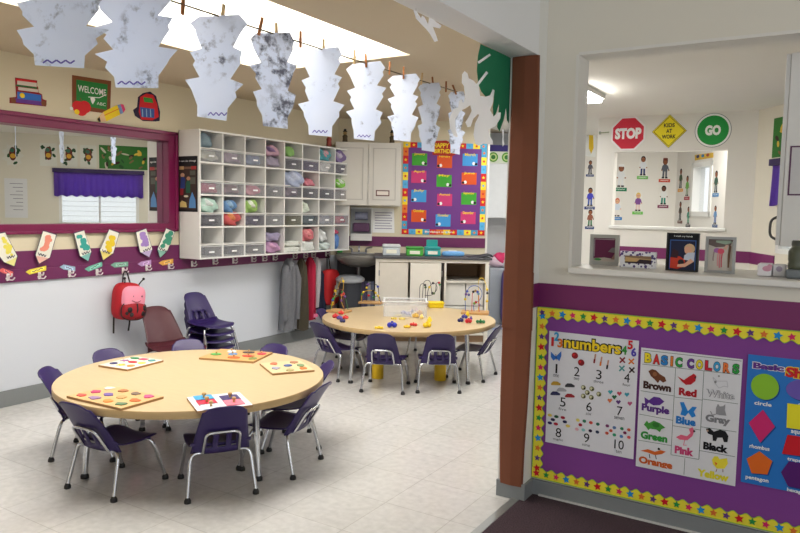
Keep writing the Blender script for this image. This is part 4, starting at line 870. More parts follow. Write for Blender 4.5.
def cut(fr, pts, mat, name, lab, cat, group=None, th=.0015, hole=None):
    q = MB(); b_ = bmesh.new(); uv = fr.uvs(pts); vs_ = [b_.verts.new(fr.p(u, v, 0)) for u, v in uv]; f_ = b_.faces.new(vs_); f_.normal_update(); bmesh.ops.triangulate(b_, faces=[f_])
    q.bm(b_, mat); return q.build(name, None, label=lab, cat=cat, group=group)
cut(GP, [(480.5, 44), (513.8, 58.5), (513.5, 80), (511.5, 101), (509, 124), (506.8, 120), (506, 108), (503.5, 121), (499.5, 131.5), (497, 127), (498.5, 112), (499, 104), (496.5, 112), (493.5, 119), (492.8, 107), (494, 98), (490.5, 95), (486, 97), (481.5, 92), (478.2, 84), (476.8, 71), (477.8, 56)], GREEN, 'paper_palm_leaf', 'large green paper palm leaf hanging beside the cardboard trunk', 'decoration')
MK = Fr((XI + .035, 0, 0), (0, 1, 0), (1, 0, 0)); WPAP = M((244, 246, 250), .7, noise=.02, transl=.35)
def cpx(L): return [(400 + x * .2251, 40 + y * .2251) for x, y in L]
cut(MK, cpx([(287, 138), (300, 148), (306, 170), (326, 180), (340, 195), (383, 138), (392, 146), (350, 200), (356, 248), (380, 252), (400, 246), (412, 218), (420, 224), (412, 280), (400, 310), (415, 340), (436, 322), (448, 322), (446, 348), (424, 384), (392, 398), (400, 430), (412, 448), (412, 465), (372, 460), (350, 470), (335, 462), (326, 420), (333, 372), (352, 332), (345, 330), (326, 350), (314, 385), (300, 388), (290, 366), (306, 340), (318, 315), (312, 290), (290, 305), (268, 314), (246, 352), (247, 398), (258, 432), (240, 428), (222, 392), (218, 352), (236, 308), (258, 300), (262, 272), (272, 264), (280, 280), (290, 262), (284, 206), (274, 190), (276, 152)]), WPAP, 'white_paper_monkey', 'white paper monkey-like cut-out hanging beside the palm leaf', 'decoration')
cut(MK, cpx([(345, 96), (398, 60), (404, 68), (350, 106)]), WPAP, 'white_paper_strip', 'white paper strip across the upper part of the palm leaf', 'decoration')
cut(MK, cpx([(452, 395), (462, 400), (460, 440), (464, 462), (456, 474), (453, 455), (456, 430)]), WPAP, 'white_paper_tail', 'thin white paper tail hanging below the palm leaf', 'decoration')
MK2 = Fr((XI + .02, 0, 0), (0, 1, 0), (1, 0, 0))
cut(MK2, [(413.5, 10.5), (416, 10.5), (421, 18), (422, 15.5), (424.5, 17), (428, 24), (429, 18), (431.5, 18.5), (441.5, 25.5), (440, 28.5), (433, 27), (436.5, 36), (438, 41), (434.5, 42), (430, 34), (426, 29), (421, 24), (416, 18.5)], WPAP, 'white_paper_hand', 'small white paper cut-out hanging under the ceiling beam', 'decoration')
q = MB(); q.tube([MK2.p(*MK2.uv(416, 11), 0), Vector((XI + .02, MK2.uv(416, 11)[0], 2.17))], .0015, M((200, 200, 200), .6)); q.build('hanging_thread', None, label='thread from the beam to the small white paper cut-out', cat='thread')

# ================================================================== BIRTHDAY CHART
BF = BACK.off(.001); a = Art(BF, .006)
Q = BF.uvs([(402.5, 142), (486, 144), (485.3, 235.8), (402.5, 233.8)]); u0, u1, v0, v1 = (Q[0][0] + Q[3][0]) / 2, (Q[1][0] + Q[2][0]) / 2, (Q[2][1] + Q[3][1]) / 2, (Q[0][1] + Q[1][1]) / 2
r = thing('birthday_chart', BF.p((u0 + u1) / 2, v0, 0), 'purple birthday chart with twelve month cards on the back wall', 'poster')
a.slab([(u0, v0), (u1, v0), (u1, v1), (u0, v1)], M((106, 46, 130), .6, noise=.03)); bd = a.build('chart_board', r)
a = Art(BF, .0065); bw = .06; cyc = [YEL, RED, ink((90, 170, 220)), ink((250, 220, 60)), ink((70, 160, 200)), RED, ORG]
def strip(hor, c0, c1, f0, f1, n, s0):
    for k in range(n):
        A, B = f0 + (f1 - f0) * k / n, f0 + (f1 - f0) * (k + 1) / n
        a.rect(*((A, c0, B, c1) if hor else (c0, A, c1, B)), cyc[(k + s0) % 7], 1)
        m_ = (A + B) / 2; a.star(*((m_, (c0 + c1) / 2) if hor else ((c0 + c1) / 2, m_)), .02, cyc[(k + s0 + 2) % 7], 2)
strip(True, v1 - bw, v1, u0, u1, 12, 0); strip(True, v0, v0 + bw, u0, u1, 12, 1); strip(False, u0, u0 + bw, v0 + bw, v1 - bw, 10, 4); strip(False, u1 - bw, u1, v0 + bw, v1 - bw, 10, 2)
a.text('Birthdays are fun', (u0 + u1) / 2 - .05, v0 + .03, .32, .03, WHT, 4, .01)
a.build('chart_border', r)
a = Art(BF, .009)
hd = [(432.5, 155), (431.5, 146), (436, 141), (446, 140.5), (456, 145), (457.5, 153), (452, 156.5)]
a.ppoly(hd[::-1], ink((170, 40, 30)), 1); a.ptext('HAPPY', 441, 145.5, 16, 4.6, YEL, 3, .03, -.12); a.ptext('BIRTHDAY', 445, 151.2, 22, 4.4, YEL, 3, .03, -.05); a.pdisc(452, 141.5, 3.2, GRY, 2)
a.build('heading', r)
CG, CO, CB, CP = (64, 160, 50), (216, 84, 34), (66, 150, 214), (206, 60, 120)
for (x, y, c, t_) in ((419.5, 159.5, CG, 'January'), (444.5, 162, CO, 'February'), (470, 160, CB, 'March'), (418.7, 177, CP, 'April'), (444, 181, CG, 'May'), (469, 178.7, CO, 'June'), (418.7, 196, CB, 'July'), (444.5, 200, CP, 'August'), (468.7, 198.7, CG, 'September'), (418.7, 216, CO, 'October'), (443, 220.5, CB, 'November'), (468, 218, CP, 'December')):
    a = Art(BF, .008); sc = a.scale(x, y); u, v = BF.uv(x, y); w, h = 15 * sc[0], 12 * sc[1]
    a.rect(u - w / 2, v - h / 2, u + w / 2, v + h / 2, ink(c), 1); a.text(t_, u, v + h * .44, w * .72, h * .24, YEL, 2, .02)
    a.disc(u + w * .25 * (1 if len(t_) % 2 else -1), v - h * .30, w * .10, WHT, 2, h * .14); a.disc(u + w * .40 * (1 if len(t_) % 2 else -1), v - h * .34, w * .09, BLK, 3, h * .10)
    a.build('month_card', r)

# ================================================================== BULLETIN BOARD AND POSTERS
PF = PART.off(.014); u0, u1, v0, v1 = -1.240, .42, .094, .964
r = thing('bulletin_board', PART.p(-.4, v0, .01), 'purple bulletin board edged with a yellow star border below the pass-through', 'bulletin board')
a = Art(PART.off(.0005), .012); a.slab([(u0, v0), (u1, v0), (u1, v1), (u0, v1)], M((126, 58, 142), .7, noise=.06, scale=5)); a.build('backing_paper', r)
a = Art(PF, .0012); YB_ = ink((236, 222, 60)); LG = ink((150, 196, 60)); sw, st_ = .054, .0515
SC = [ink((96, 58, 128)), ink((226, 120, 50)), ink((30, 140, 210)), ink((214, 40, 100)), ink((40, 150, 70)), ink((206, 24, 40))]
def scal(p0, dirv, nrm, n, ci, step):
    pts = []
    for k in range(n * 8 + 1):
        s = k / 8; pts.append((p0[0] + dirv[0] * s * st_ + nrm[0] * (sw - .007 + .007 * math.cos(2 * PI * s)), p0[1] + dirv[1] * s * st_ + nrm[1] * (sw - .007 + .007 * math.cos(2 * PI * s))))
    base_ = [(p0[0] + dirv[0] * n * st_, p0[1] + dirv[1] * n * st_), p0]
    a.poly([(x + nrm[0] * .003, y + nrm[1] * .003) for x, y in pts] + base_, LG, 1); a.poly(pts + base_, YB_, 2)
    a.poly([p0, base_[0], (base_[0][0] + nrm[0] * .004, base_[0][1] + nrm[1] * .004), (p0[0] + nrm[0] * .004, p0[1] + nrm[1] * .004)], LG, 3)
    for k in range(n): a.star(p0[0] + dirv[0] * (k + .5) * st_ + nrm[0] * sw * .5, p0[1] + dirv[1] * (k + .5) * st_ + nrm[1] * sw * .5, .020 if (ci + step * k) % 6 in (2, 5) else .0172, SC[(ci + step * k) % 6], 4, rot=.2 * ((k % 3) - 1), inner=.5)
nt_ = int((u1 - u0) / st_); nl = int((v1 - v0 - sw * .5 - .012) / st_)
scal((u0, v0 + sw * .5), (0, 1), (1, 0), nl, 5, 1)
a.step = .0012
scal((u0, v1), (1, 0), (0, -1), nt_, 0, 1); scal((u0, v0), (1, 0), (0, 1), nt_, 5, -1)
a.build('star_border', r)
# numbers poster
PN = PART.off(.0165)
def rect_of(px): 
    q = PN.uvs(px); return min((q[0][0] + q[2][0]) / 2, q[1][0]), (q[2][1] + q[3][1]) / 2, (q[1][0] + q[3][0]) / 2, (q[0][1] + q[1][1]) / 2
def poster(px, mat):
    a = Art(PN, .0012, .0006); u0, v0, u1, v1 = rect_of(px); a.slab([(u0, v0), (u1, v0), (u1, v1), (u0, v1)], mat); a.R = (u0, v0, u1, v1); return a
a = poster([(549.8, 331), (640, 340.6), (545, 442), (632.5, 458.7)], ink((222, 222, 228)))
a.ptext('numbers', 592, 345.3, 60, 14, BLK, 1, .09, -.115); a.ptext('numbers', 592, 345.3, 57, 11.6, YEL, 3, .03, -.115)
for t_, x, y, c in (('1', 552.8, 341.5, RED), ('2', 557, 336.5, ink((60, 160, 210))), ('3', 560.3, 343, ORG), ('4', 624.5, 350, GRN), ('5', 630.5, 344.8, RED), ('6', 634, 352, ink((80, 70, 180)))): a.ptext(t_, x, y, 2.6 if t_ == '1' else 5.2, 9, c, 4, .04)
for t_, w_, x, y in (('1', 'one', 556.6, 368.5), ('2', 'two', 577, 371.5), ('3', 'three', 599, 374.5), ('4', 'four', 627, 377.7), ('5', 'five', 563, 402), ('6', 'six', 589.2, 406.6), ('7', 'seven', 619.8, 411), ('8', 'eight', 558.6, 432.5), ('9', 'nine', 586.7, 437.8), ('10', 'ten', 619.2, 444.5)):
    a.ptext(t_, x, y, {'1': 1.8, '10': 9.5}.get(t_, 5.6), 9.2, BLK, 2, 0, -.09); a.ptext(w_, x - .4, y + 7.0, 2.2 * len(w_) - 1.0, 2.8, ink((84, 84, 90)), 2, 0, -.09)
a.ppoly([(556, 356.5), (551, 351.5), (551, 357), (553.5, 360.5), (556.5, 358.5), (559.5, 361), (561.5, 356), (561.5, 351)], BLU, 2); a.pstroke([(556, 354), (556.5, 360)], .003, BLK, 3)
for x, y in ((575, 355.5), (581.3, 362.5)): a.pdisc(x, y, 3.3, DKRED, 2); a.pdisc(x - 1, y - 1, 1.2, RED, 3)
for x, y, c in ((594.8, 359, DKRED), (601, 361.7, ORG), (607.6, 365, BLK)): a.pstroke([(x + 1, y - 5), (x - .6, y + 4)], .0075, ink((196, 150, 130)), 2); a.pstroke([(x, y), (x - .6, y + 4)], .008, c, 3)
for x, y, c in ((622.5, 360, DKRED), (631.5, 361.3, ORG), (622, 368.3, ink((80, 150, 150))), (632, 370, ink((60, 40, 40)))): a.pstroke([(x - 2.6, y - 2.6), (x + 2.6, y + 2.6)], .007, c, 2); a.pstroke([(x + 2.6, y - 2.6), (x - 2.6, y + 2.6)], .007, c, 2)
for x, y, c in ((556, 383, (190, 150, 50)), (570, 385, (60, 60, 66)), (561.8, 389.3, (170, 170, 176)), (555.5, 393, (50, 50, 90)), (570, 395.3, (160, 40, 50))): a.ppoly([(x - 5, y + 1.5), (x - 4.5, y - .2), (x - 2.5, y - 1.8), (x + 1.5, y - 1.6), (x + 5, y + .6), (x + 4.6, y + 2.2), (x - 4, y + 2)][::-1], ink(c), 2)
for x, y in ((583.6, 387.5), (592, 388.7), (587.5, 392.5), (599, 394), (583.5, 396), (591.5, 397.3)): a.pdisc(x, y, 2.5, ink((130, 130, 90)), 2); a.pdisc(x - .6, y - .4, 1.3, ink((210, 206, 170)), 3); a.pdisc(x + 1, y + .8, .9, BLK, 3)
cols = [(60, 160, 170), (190, 70, 90), (60, 160, 180), (50, 110, 70), (214, 110, 60), (100, 60, 130), (190, 90, 130)]
for (x, y), c in zip(((610.5, 392), (619.5, 393.5), (627, 394.5), (614.5, 397), (610, 400.5), (618.5, 402), (630, 403.5)), cols): a.ppoly([(x - 2.6, y - .6), (x - 1.2, y - 2.2), (x, y - 1.2), (x + 1.2, y - 2.2), (x + 2.6, y - .6), (x, y + 2.4)][::-1], ink(c), 2)
c8 = [(220, 196, 90), (40, 90, 60), (170, 40, 60), (50, 40, 80), (50, 40, 100), (180, 40, 60), (40, 40, 80), (214, 190, 90)]
for (x, y), c in zip(((550, 415), (556.5, 416.5), (563, 417.5), (553, 419.5), (550, 422.8), (556, 423.8), (565, 421.7), (568, 425.8)), c8): a.pdisc(x, y, 2.3, ink(c), 2, 1.5)
c9 = [(226, 210, 110), (50, 120, 90), (214, 80, 70), (40, 110, 90), (170, 40, 60), (226, 170, 180), (140, 200, 200), (50, 30, 60), (50, 60, 90)]
for (x, y), c in zip(((578, 420), (584.5, 421), (591, 422.5), (598, 424), (580.5, 424.7), (577, 429), (583.5, 429.8), (590.5, 430.7), (597.5, 431.9)), c9): a.pdisc(x, y, 1.9, ink(c), 2, 1.6)
c10 = [(130, 60, 110), (90, 120, 170), (50, 130, 90), (200, 90, 70), (214, 90, 70), (200, 80, 60), (50, 150, 110), (130, 50, 90), (80, 130, 190), (214, 90, 90)]
for (x, y), c in zip(((607.5, 425.7), (614.5, 427.5), (622, 428.5), (629, 429.7), (611, 430.5), (607, 433), (614.5, 434.7), (625, 432.7), (621.5, 436.2), (629, 437.2)), c10): a.pdisc(x, y, 2.0, ink(c), 2, 1.7, n=6)
a.build('numbers_poster', None, label='white numbers poster counting one to ten on the bulletin board', cat='poster')
# colours poster
a = poster([(642.3, 348), (744, 359), (634.7, 465.7), (734, 486)], ink((222, 222, 226)))
for ch, x, y, c in (('B', 648.2, 357.8, (236, 214, 40)), ('A', 656.6, 359.2, (214, 50, 50)), ('S', 664.6, 360.3, (50, 130, 200)), ('I', 671.9, 361.2, (230, 130, 50)), ('C', 678.9, 362.2, (50, 160, 70)), ('C', 690.6, 363.5, (110, 60, 150)), ('O', 699.5, 364.6, (236, 214, 40)), ('L', 708.6, 365.5, (206, 40, 60)), ('O', 717, 366.6, (60, 160, 210)), ('R', 726.7, 367.8, (230, 120, 60)), ('S', 736, 368.8, (50, 160, 70))):
    a.ptext(ch, x, y, 7.6 if ch != 'I' else 3, 10.6, BLK, 1, .09, -.1); a.ptext(ch, x, y, 6.8 if ch != 'I' else 2.2, 9.6, ink(c), 3, .05, -.1)
for t_, x, y, w_, c in (('Brown', 657.2, 386.3, 28, (66, 40, 34)), ('Red', 687.8, 392.3, 18, (176, 24, 40)), ('White', 720.3, 394.4, 29, (150, 150, 156)), ('Purple', 655.5, 409.7, 28, (90, 50, 130)), ('Blue', 685.9, 421, 20, (40, 120, 196)), ('Gray', 717.8, 420.3, 25, (130, 130, 134)), ('Green', 654, 436.6, 27, (50, 150, 60)), ('Pink', 684.2, 450.8, 19, (206, 70, 120)), ('Black', 715.6, 447.4, 25, (22, 22, 26)), ('Orange', 655.5, 463.3, 34, (206, 96, 40)), ('Yellow', 712.9, 475, 32, (226, 214, 50))):
    a.ptext(t_, x, y, w_, 9.4 if any(k in t_ for k in 'pyg') else 7.8, ink(c), 2, .055, -.11)
    if t_ == 'White': a.ptext(t_, x, y, w_ - .6, 7.0, ink((226, 226, 228)), 3, -.012, -.11)
LN = [((642.8, 350), (741.5, 361)), ((642.5, 364), (740.5, 374.8)), ((675.7, 368), (671, 454.5)), ((704, 371), (699, 459)), ((640.8, 390.6), (675.2, 396)), ((639.5, 414), (673.2, 420.3)), ((638.3, 440), (671.5, 445.5)), ((675, 397), (702.5, 400)), ((673, 425.6), (701, 430)), ((671, 454.6), (699, 459.3)), ((703, 399), (738, 403.8)), ((701, 426.7), (736.5, 431.8)), ((699.5, 450.4), (735, 456.6)), ((685, 458), (684, 474.5))]
for p_, q_ in LN: a.pstroke([p_, q_], .0022, ink((90, 110, 100)), 1)
def sil(pts, c, k=2): a.ppoly(pts, ink(c), k)
sil([(648.5, 371), (652, 369), (656, 370), (660, 374), (665, 377), (666.5, 381), (663, 382.5), (660, 380), (658, 383), (654.5, 379), (651, 376)][::-1], (110, 62, 36)); a.pdisc(655, 374, 2.2, ink((150, 96, 60)), 3)
sil([(677.5, 376), (684, 380), (689, 376.5), (694, 373.5), (696.5, 376), (695.5, 381), (691, 384.5), (686, 384.8), (682, 381.5)][::-1], (190, 30, 40)); a.pdisc(695.4, 377.5, .9, BLK, 3)
a.pstroke([(713, 377), (717, 381), (727, 381), (728, 387), (724, 386), (719, 388), (715, 383), (713, 377)], .0025, ink((190, 190, 196)), 2); a.pdisc(715.5, 381.8, 1.3, GRY, 3); a.pdisc(719, 376, 1, GRY, 3)
sil([(644.5, 397), (649, 400), (654, 396.5), (660, 397.5), (664.5, 401.5), (660, 405), (653.5, 405.3), (649, 402.5), (645.5, 406)][::-1], (92, 48, 140))
sil([(688, 411), (684, 402), (680, 402), (682, 409), (680.5, 414.5), (685.5, 416), (688.5, 412.5), (692, 417.5), (696, 416), (694, 411.5), (697, 407), (692.5, 406.5)][::-1], (40, 130, 210))
sil([(716, 414), (716, 408), (718, 403.5), (720, 406.5), (723, 406), (725.5, 404), (725, 410), (726.5, 415.5), (720, 415)][::-1], (150, 150, 154)); a.pstroke([(716, 414), (712.5, 415), (710.5, 411)], .004, ink((150, 150, 154)), 2)
sil([(644, 424.5), (647, 420.5), (649, 423), (654, 420.5), (660, 423), (665.5, 427.5), (661.5, 429), (660, 432), (656.5, 429.5), (650, 428.5), (648.5, 430), (646.5, 427)][::-1], (70, 150, 60)); a.pdisc(656, 424.8, 3.6, ink((50, 120, 46)), 3, 2.6)
sil([(676, 437), (681, 434.5), (687, 436), (690.5, 433), (689, 429), (692.5, 427), (694.5, 430.5), (692.5, 436), (687.5, 440), (680, 439.5)][::-1], (226, 100, 130)); a.pstroke([(685, 439.5), (683.5, 445), (687, 445)], .0025, ink((226, 100, 130)), 3); a.pdisc(694.3, 431, 1.1, BLK, 3)
sil([(706, 428.5), (710, 428), (714, 431.5), (720, 429.5), (725.5, 431), (728.5, 436), (727.5, 442), (724, 442), (722.5, 437.5), (717.5, 437.5), (716, 441), (713, 440.5), (712.5, 435), (708, 433.5)][::-1], (24, 24, 28)); a.pdisc(707.6, 430.5, 1.1, ink((180, 150, 130)), 3)
sil([(640.5, 450.5), (648, 449), (655, 451.5), (661, 450), (666, 451.5), (662, 454), (655, 455), (648, 452.5)][::-1], (216, 104, 40)); a.pstroke([(649.5, 454), (650, 458)], .0035, BLK, 3); a.pstroke([(655.5, 455), (656.5, 459)], .0035, BLK, 3); a.pdisc(659, 448.8, 1.3, BLK, 3)
sil([(712, 459.5), (714.5, 456), (718, 456.2), (719.5, 459), (727, 458), (728, 463.5), (724.5, 468.5), (717, 468.5), (713, 464)][::-1], (236, 220, 60)); a.ppoly([(714.5, 461.5), (717.5, 463), (716, 466)][::-1], ORG, 3); a.pstroke([(717, 469), (716, 471.5)], .003, BRN, 3); a.pstroke([(723, 469), (723, 472)], .003, BRN, 3)
a.build('colors_poster', None, label='white Basic Colors poster with animals in the middle of the bulletin board', cat='poster')
# shapes poster
q4 = PN.uvs([(747.5, 353), (741, 490)]); u0 = (q4[0][0] + q4[1][0]) / 2; v1 = PN.uv(747.5, 354)[1]; v0 = v1 - .56
a = Art(PN, .0012, .0006); a.slab([(u0, v0), (u0 + .43, v0), (u0 + .43, v1), (u0, v1)], M((24, 116, 200), .55, noise=.05, scale=6))
a.ptext('Basic', 768.5, 366.8, 33, 7.4, WHT, 1, .10, -.08); a.ptext('Basic', 768.5, 366.8, 31, 6.2, PUR, 3, .05, -.08)
u, v = PN.uv(787, 371); a.text('Shapes', u + .085, v - .010, .185, .062, YEL, 1, .10, -.01); a.text('Shapes', u + .085, v - .010, .178, .054, RED, 3, .05, -.01)
def shp(pts, c, x, y, lab): 
    a.ppoly([(px_ + 1.2, py_ + 1.2) for px_, py_ in pts][::-1], ink((16, 70, 140)), 1); a.ppoly(pts[::-1], ink(c), 3); a.ptext(lab, x, y, 2.9 * len(lab), 4.6 if any(k in lab for k in 'pgq') else 4.0, WHT, 3, .03, -.09)
shp([(765 + 14 * math.cos(t), 386.6 + 13 * math.sin(t) + 1.2 * math.cos(t)) for t in [2 * PI * i / 28 for i in range(28)]], (140, 196, 50), 763, 403.6, 'circle')
shp([(761.7 - 13, 422.6), (763, 409.5), (775, 426.5), (760.3, 442.5)], (206, 40, 110), 759.6, 447.2, 'rhombus')
shp([(759.5 + 13.5 * math.sin(t), 463.5 - 12.5 * math.cos(t) + 1.2 * math.sin(t)) for t in [2 * PI * i / 5 for i in range(5)]], (226, 106, 30), 757, 479.2, 'pentagon')
shp([(806 + 20 * math.cos(t), 390 + 11 * math.sin(t) + 1.2 * math.cos(t)) for t in [2 * PI * i / 28 for i in range(28)]], (110, 90, 180), 804, 404.6, 'oval')
shp([(787.5, 403), (815, 406.5), (814, 431.5), (786.5, 427.5)], (236, 226, 40), 799.5, 433.2, 'square')
shp([(787.5, 434.5), (812, 438), (817, 458), (782, 453.5)], (206, 24, 40), 800, 461, 'trapezoid')
shp([(781, 472), (789, 461), (809, 464), (818, 477), (808, 490), (788, 486)], (86, 26, 110), 797, 491.5, 'hexagon')
a.build('shapes_poster', None, label='blue Basic Shapes poster with coloured shapes at the right of the board', cat='poster')
# ================================================================== PUZZLES ON THE FRONT TABLE
TZ = .4605
WOODB = laminate((206, 172, 122), 'puzzle_plywood')
def puzzle(cs, wordb, rgb, pieces, label, knob=False, side=(170, 130, 86)):
    P = [flr(x, y, TZ + .012) for x, y in cs]; ctr = sum(P, Vector()) / 4
    U_ = ((P[1] - P[0]) + (P[2] - P[3])); Lu = U_.length / 2; U_.normalize(); V_ = Vector((0, 0, 1)).cross(U_); Lv = abs(((P[3] - P[0]) + (P[2] - P[1])).dot(V_)) / 2
    fr = Fr((ctr.x, ctr.y, TZ), U_, (0, 0, 1))
    r = thing('wooden_puzzle', (ctr.x, ctr.y, TZ), label, 'puzzle', 'puzzles on the front table')
    a = Art(fr, .012, .0004); a.slab([(-Lu / 2, -Lv / 2), (Lu / 2, -Lv / 2), (Lu / 2, Lv / 2), (-Lu / 2, Lv / 2)], rgb if not isinstance(rgb, tuple) else M(rgb, .5, noise=.04), M(side, .6)); a.build('puzzle_board', r)
    for i, (u, v, kind, c, w_) in enumerate(pieces):
        q = MB(); f2 = fr.off(.0122); x, y, s = u * Lu, v * Lv, min(Lu, Lv) * .5
        rn = random.Random(i + len(label))
        if kind == 'disc': pts = [(x + s * .20 * math.cos(t), y + s * .20 * math.sin(t)) for t in [2 * PI * k / 18 for k in range(18)]]
        elif kind == 'oval': pts = [(x + s * .28 * math.cos(t), y + s * .17 * math.sin(t)) for t in [2 * PI * k / 18 for k in range(18)]]
        elif kind == 'star': pts = [(x + s * (.24 if k % 2 == 0 else .11) * math.sin(PI * k / 5), y + s * (.24 if k % 2 == 0 else .11) * math.cos(PI * k / 5)) for k in range(10)][::-1]
        elif kind == 'rect': pts = [(x - s * .22, y - s * .16), (x + s * .22, y - s * .16), (x + s * .22, y + s * .16), (x - s * .22, y + s * .16)]
        elif kind == 'big': pts = [(x - s * .36, y - s * .34), (x + s * .36, y - s * .34), (x + s * .36, y + s * .34), (x - s * .36, y + s * .34)]
        else: pts = [(x + s * rn.uniform(.16, .30) * math.cos(t), y + s * rn.uniform(.13, .24) * math.sin(t)) for t in [2 * PI * k / 9 for k in range(9)]]
        q.prism(pts, f2, 0, .004, M(c, .5, noise=.25, scale=90))
        o = q.build('puzzle_piece', None, label='%s puzzle piece in the %s' % (w_, wordb), cat='puzzle piece', group='pieces in the %s' % wordb)
        if kind == 'blobm': pass
        if knob:
            k_ = MB(); p = fr.p(x, y, .0165); ks = .62 if 'tan' in wordb else 1; k_.lathe([(a_ * ks, b_ * ks) for a_, b_ in [(.006, 0), (.005, .008), (.0105, .014), (.011, .021), (.006, .025), (.0001, .0255)]], p, M((200, 160, 104), .5, noise=.1), 14)
            kb = k_.build('knob', None, local=True)
            for vv in kb.data.vertices: vv.co -= o.location
            kb.parent = o
    return r
puzzle([(102.8, 365.5), (131, 370), (160, 359.5), (131, 355.7)], 'white shape puzzle at the back left', (226, 222, 208),
       [(-.3, -.25, 'disc', (60, 60, 110), 'navy round'), (.0, -.28, 'star', (226, 196, 60), 'yellow star'), (.3, -.25, 'disc', (226, 140, 60), 'orange round'), (-.3, .05, 'star', (150, 90, 150), 'purple star'), (0, .03, 'oval', (206, 50, 60), 'red oval'), (.3, .05, 'disc', (230, 206, 90), 'pale yellow round'), (-.3, .33, 'oval', (50, 140, 90), 'green oval'), (0, .34, 'rect', (206, 80, 110), 'pink oblong'), (.3, .33, 'disc', (70, 150, 150), 'teal round')], 'white shape puzzle board at the back left of the front table')
cc = [((216, 90, 80), 'red'), ((150, 120, 170), 'lilac'), ((226, 140, 70), 'orange'), ((96, 130, 96), 'green'), ((190, 60, 110), 'magenta'), ((110, 90, 160), 'purple'), ((200, 160, 110), 'tan'), ((214, 110, 60), 'rust'), ((230, 220, 210), 'white'), ((170, 110, 70), 'brown'), ((120, 100, 90), 'umber'), ((200, 80, 130), 'rose')]
puzzle([(72, 396), (123, 410), (161.5, 395), (105, 385)], 'wooden animal puzzle at the near left', laminate((216, 178, 124), 'orange_plywood'),
       [(-.36 + .24 * (i % 4), -.32 + .32 * (i // 4), 'blobm', cc[i][0], cc[i][1]) for i in range(12)], 'wooden puzzle board with many animal pieces at the near left of the front table')
puzzle([(200, 357.8), (255, 361.5), (271, 352.3), (220, 348.5)], 'tan knob puzzle at the back of the front table', laminate((206, 164, 104), 'tan_plywood'),
       [(-.34, -.1, 'blobm', (90, 170, 90), 'green'), (-.2, .28, 'disc', (226, 226, 232), 'white round'), (-.08, .02, 'disc', (100, 150, 206), 'blue round'), (.06, -.28, 'oval', (226, 110, 60), 'orange oval'), (.12, .3, 'blobm', (60, 56, 70), 'dark'), (.24, -.05, 'oval', (206, 70, 60), 'red oval'), (.38, .25, 'disc', (206, 60, 90), 'crimson round'), (.4, -.26, 'blobm', (130, 150, 90), 'olive')], 'tan wooden knob puzzle lying at the back edge of the front table', knob=True)
puzzle([(260, 363), (272.5, 373.8), (314.5, 369.5), (299, 360)], 'cream puzzle at the right of the front table', laminate((222, 198, 156), 'cream_plywood'),
       [(-.3, .28, 'blobm', (170, 120, 90), 'brown'), (-.32, -.2, 'blobm', (206, 110, 80), 'rust'), (-.05, .05, 'disc', (70, 100, 160), 'blue round'), (.02, .34, 'oval', (110, 140, 100), 'green oval'), (.3, .3, 'blobm', (216, 120, 60), 'orange'), (.1, -.3, 'blobm', (150, 150, 180), 'grey-lilac'), (.36, -.05, 'blobm', (170, 160, 110), 'khaki')], 'cream wooden puzzle with small pieces at the right of the front table')
puzzle([(188, 399.5), (198, 411.5), (252, 404.5), (237.5, 390)], 'blue and red knob puzzle in front', (226, 226, 232),
       [(-.31, -.22, 'big', (70, 160, 210), 'light blue square'), (.0, -.23, 'big', (214, 40, 70), 'red square'), (-.13, .23, 'big', (70, 60, 110), 'indigo square'), (.32, -.22, 'big', (206, 214, 226), 'pale grey square'), (.22, .22, 'big', (226, 120, 140), 'pink square')], 'white knob puzzle with blue and red squares at the front edge of the front table', knob=True)

# ================================================================== TOYS ON THE REAR TABLE
def bead_maze(px, py, bw_, bd_, yaw, wires, lab, beads, wood=(196, 152, 98)):
    p = flr(px, py, TZ); r = thing('bead_maze', p, lab, 'bead maze', 'bead mazes on the rear table')
    ca, sa = math.cos(yaw), math.sin(yaw); L2 = lambda x, y, z: p + Vector((x * ca - y * sa, x * sa + y * ca, z))
    q = MB(); q.box(L2(0, 0, .011), (bw_, bd_, .022), M(wood, .5, noise=.15), rz=yaw, bev=.006); q.build('maze_base', r)
    for k, (pts, c) in enumerate(wires):
        path = fillet([L2(*w) for w in pts], .05, 6); q = MB(); q.tube(path, .0032, M(c, .35), 8); wr = q.build('wire', r)
        for t, bc in beads[k]:
            i = min(len(path) - 2, int(t * (len(path) - 1))); c0 = path[i] + (path[i + 1] - path[i]) * .4
            q = MB(); q.blob(c0, (.013, .013, .013), M(bc, .35), seg=12, rings=8); sub(q, 'bead', wr, r)
    return r
YW = math.radians(32)
cR, cY, cB, cG, cP, cK = (200, 40, 46), (230, 196, 40), (50, 70, 170), (50, 140, 70), (110, 70, 150), (30, 30, 36)
bead_maze(339, 312, .20, .15, YW - .4, [([(-.08, .0, .02), (-.09, .02, .06), (.0, .03, .30), (.03, 0, .34), (.06, -.02, .26), (.03, -.03, .12), (.06, 0, .02)], (196, 160, 60)), ([(-.07, -.04, .02), (-.05, -.03, .14), (.04, .03, .17), (.07, .05, .02)], (60, 110, 60)), ([(-.08, .05, .02), (-.08, .05, .20), (.06, -.03, .22), (.08, -.05, .02)], (120, 60, 60))],
          'bead maze with a tall yellow wire loop at the left of the rear table', [[(.1, cY), (.16, cY), (.62, cY), (.8, cG), (.9, cP)], [(.15, cB), (.25, cG), (.6, cR), (.8, cP)], [(.1, cK), (.3, cY), (.9, cR)]])
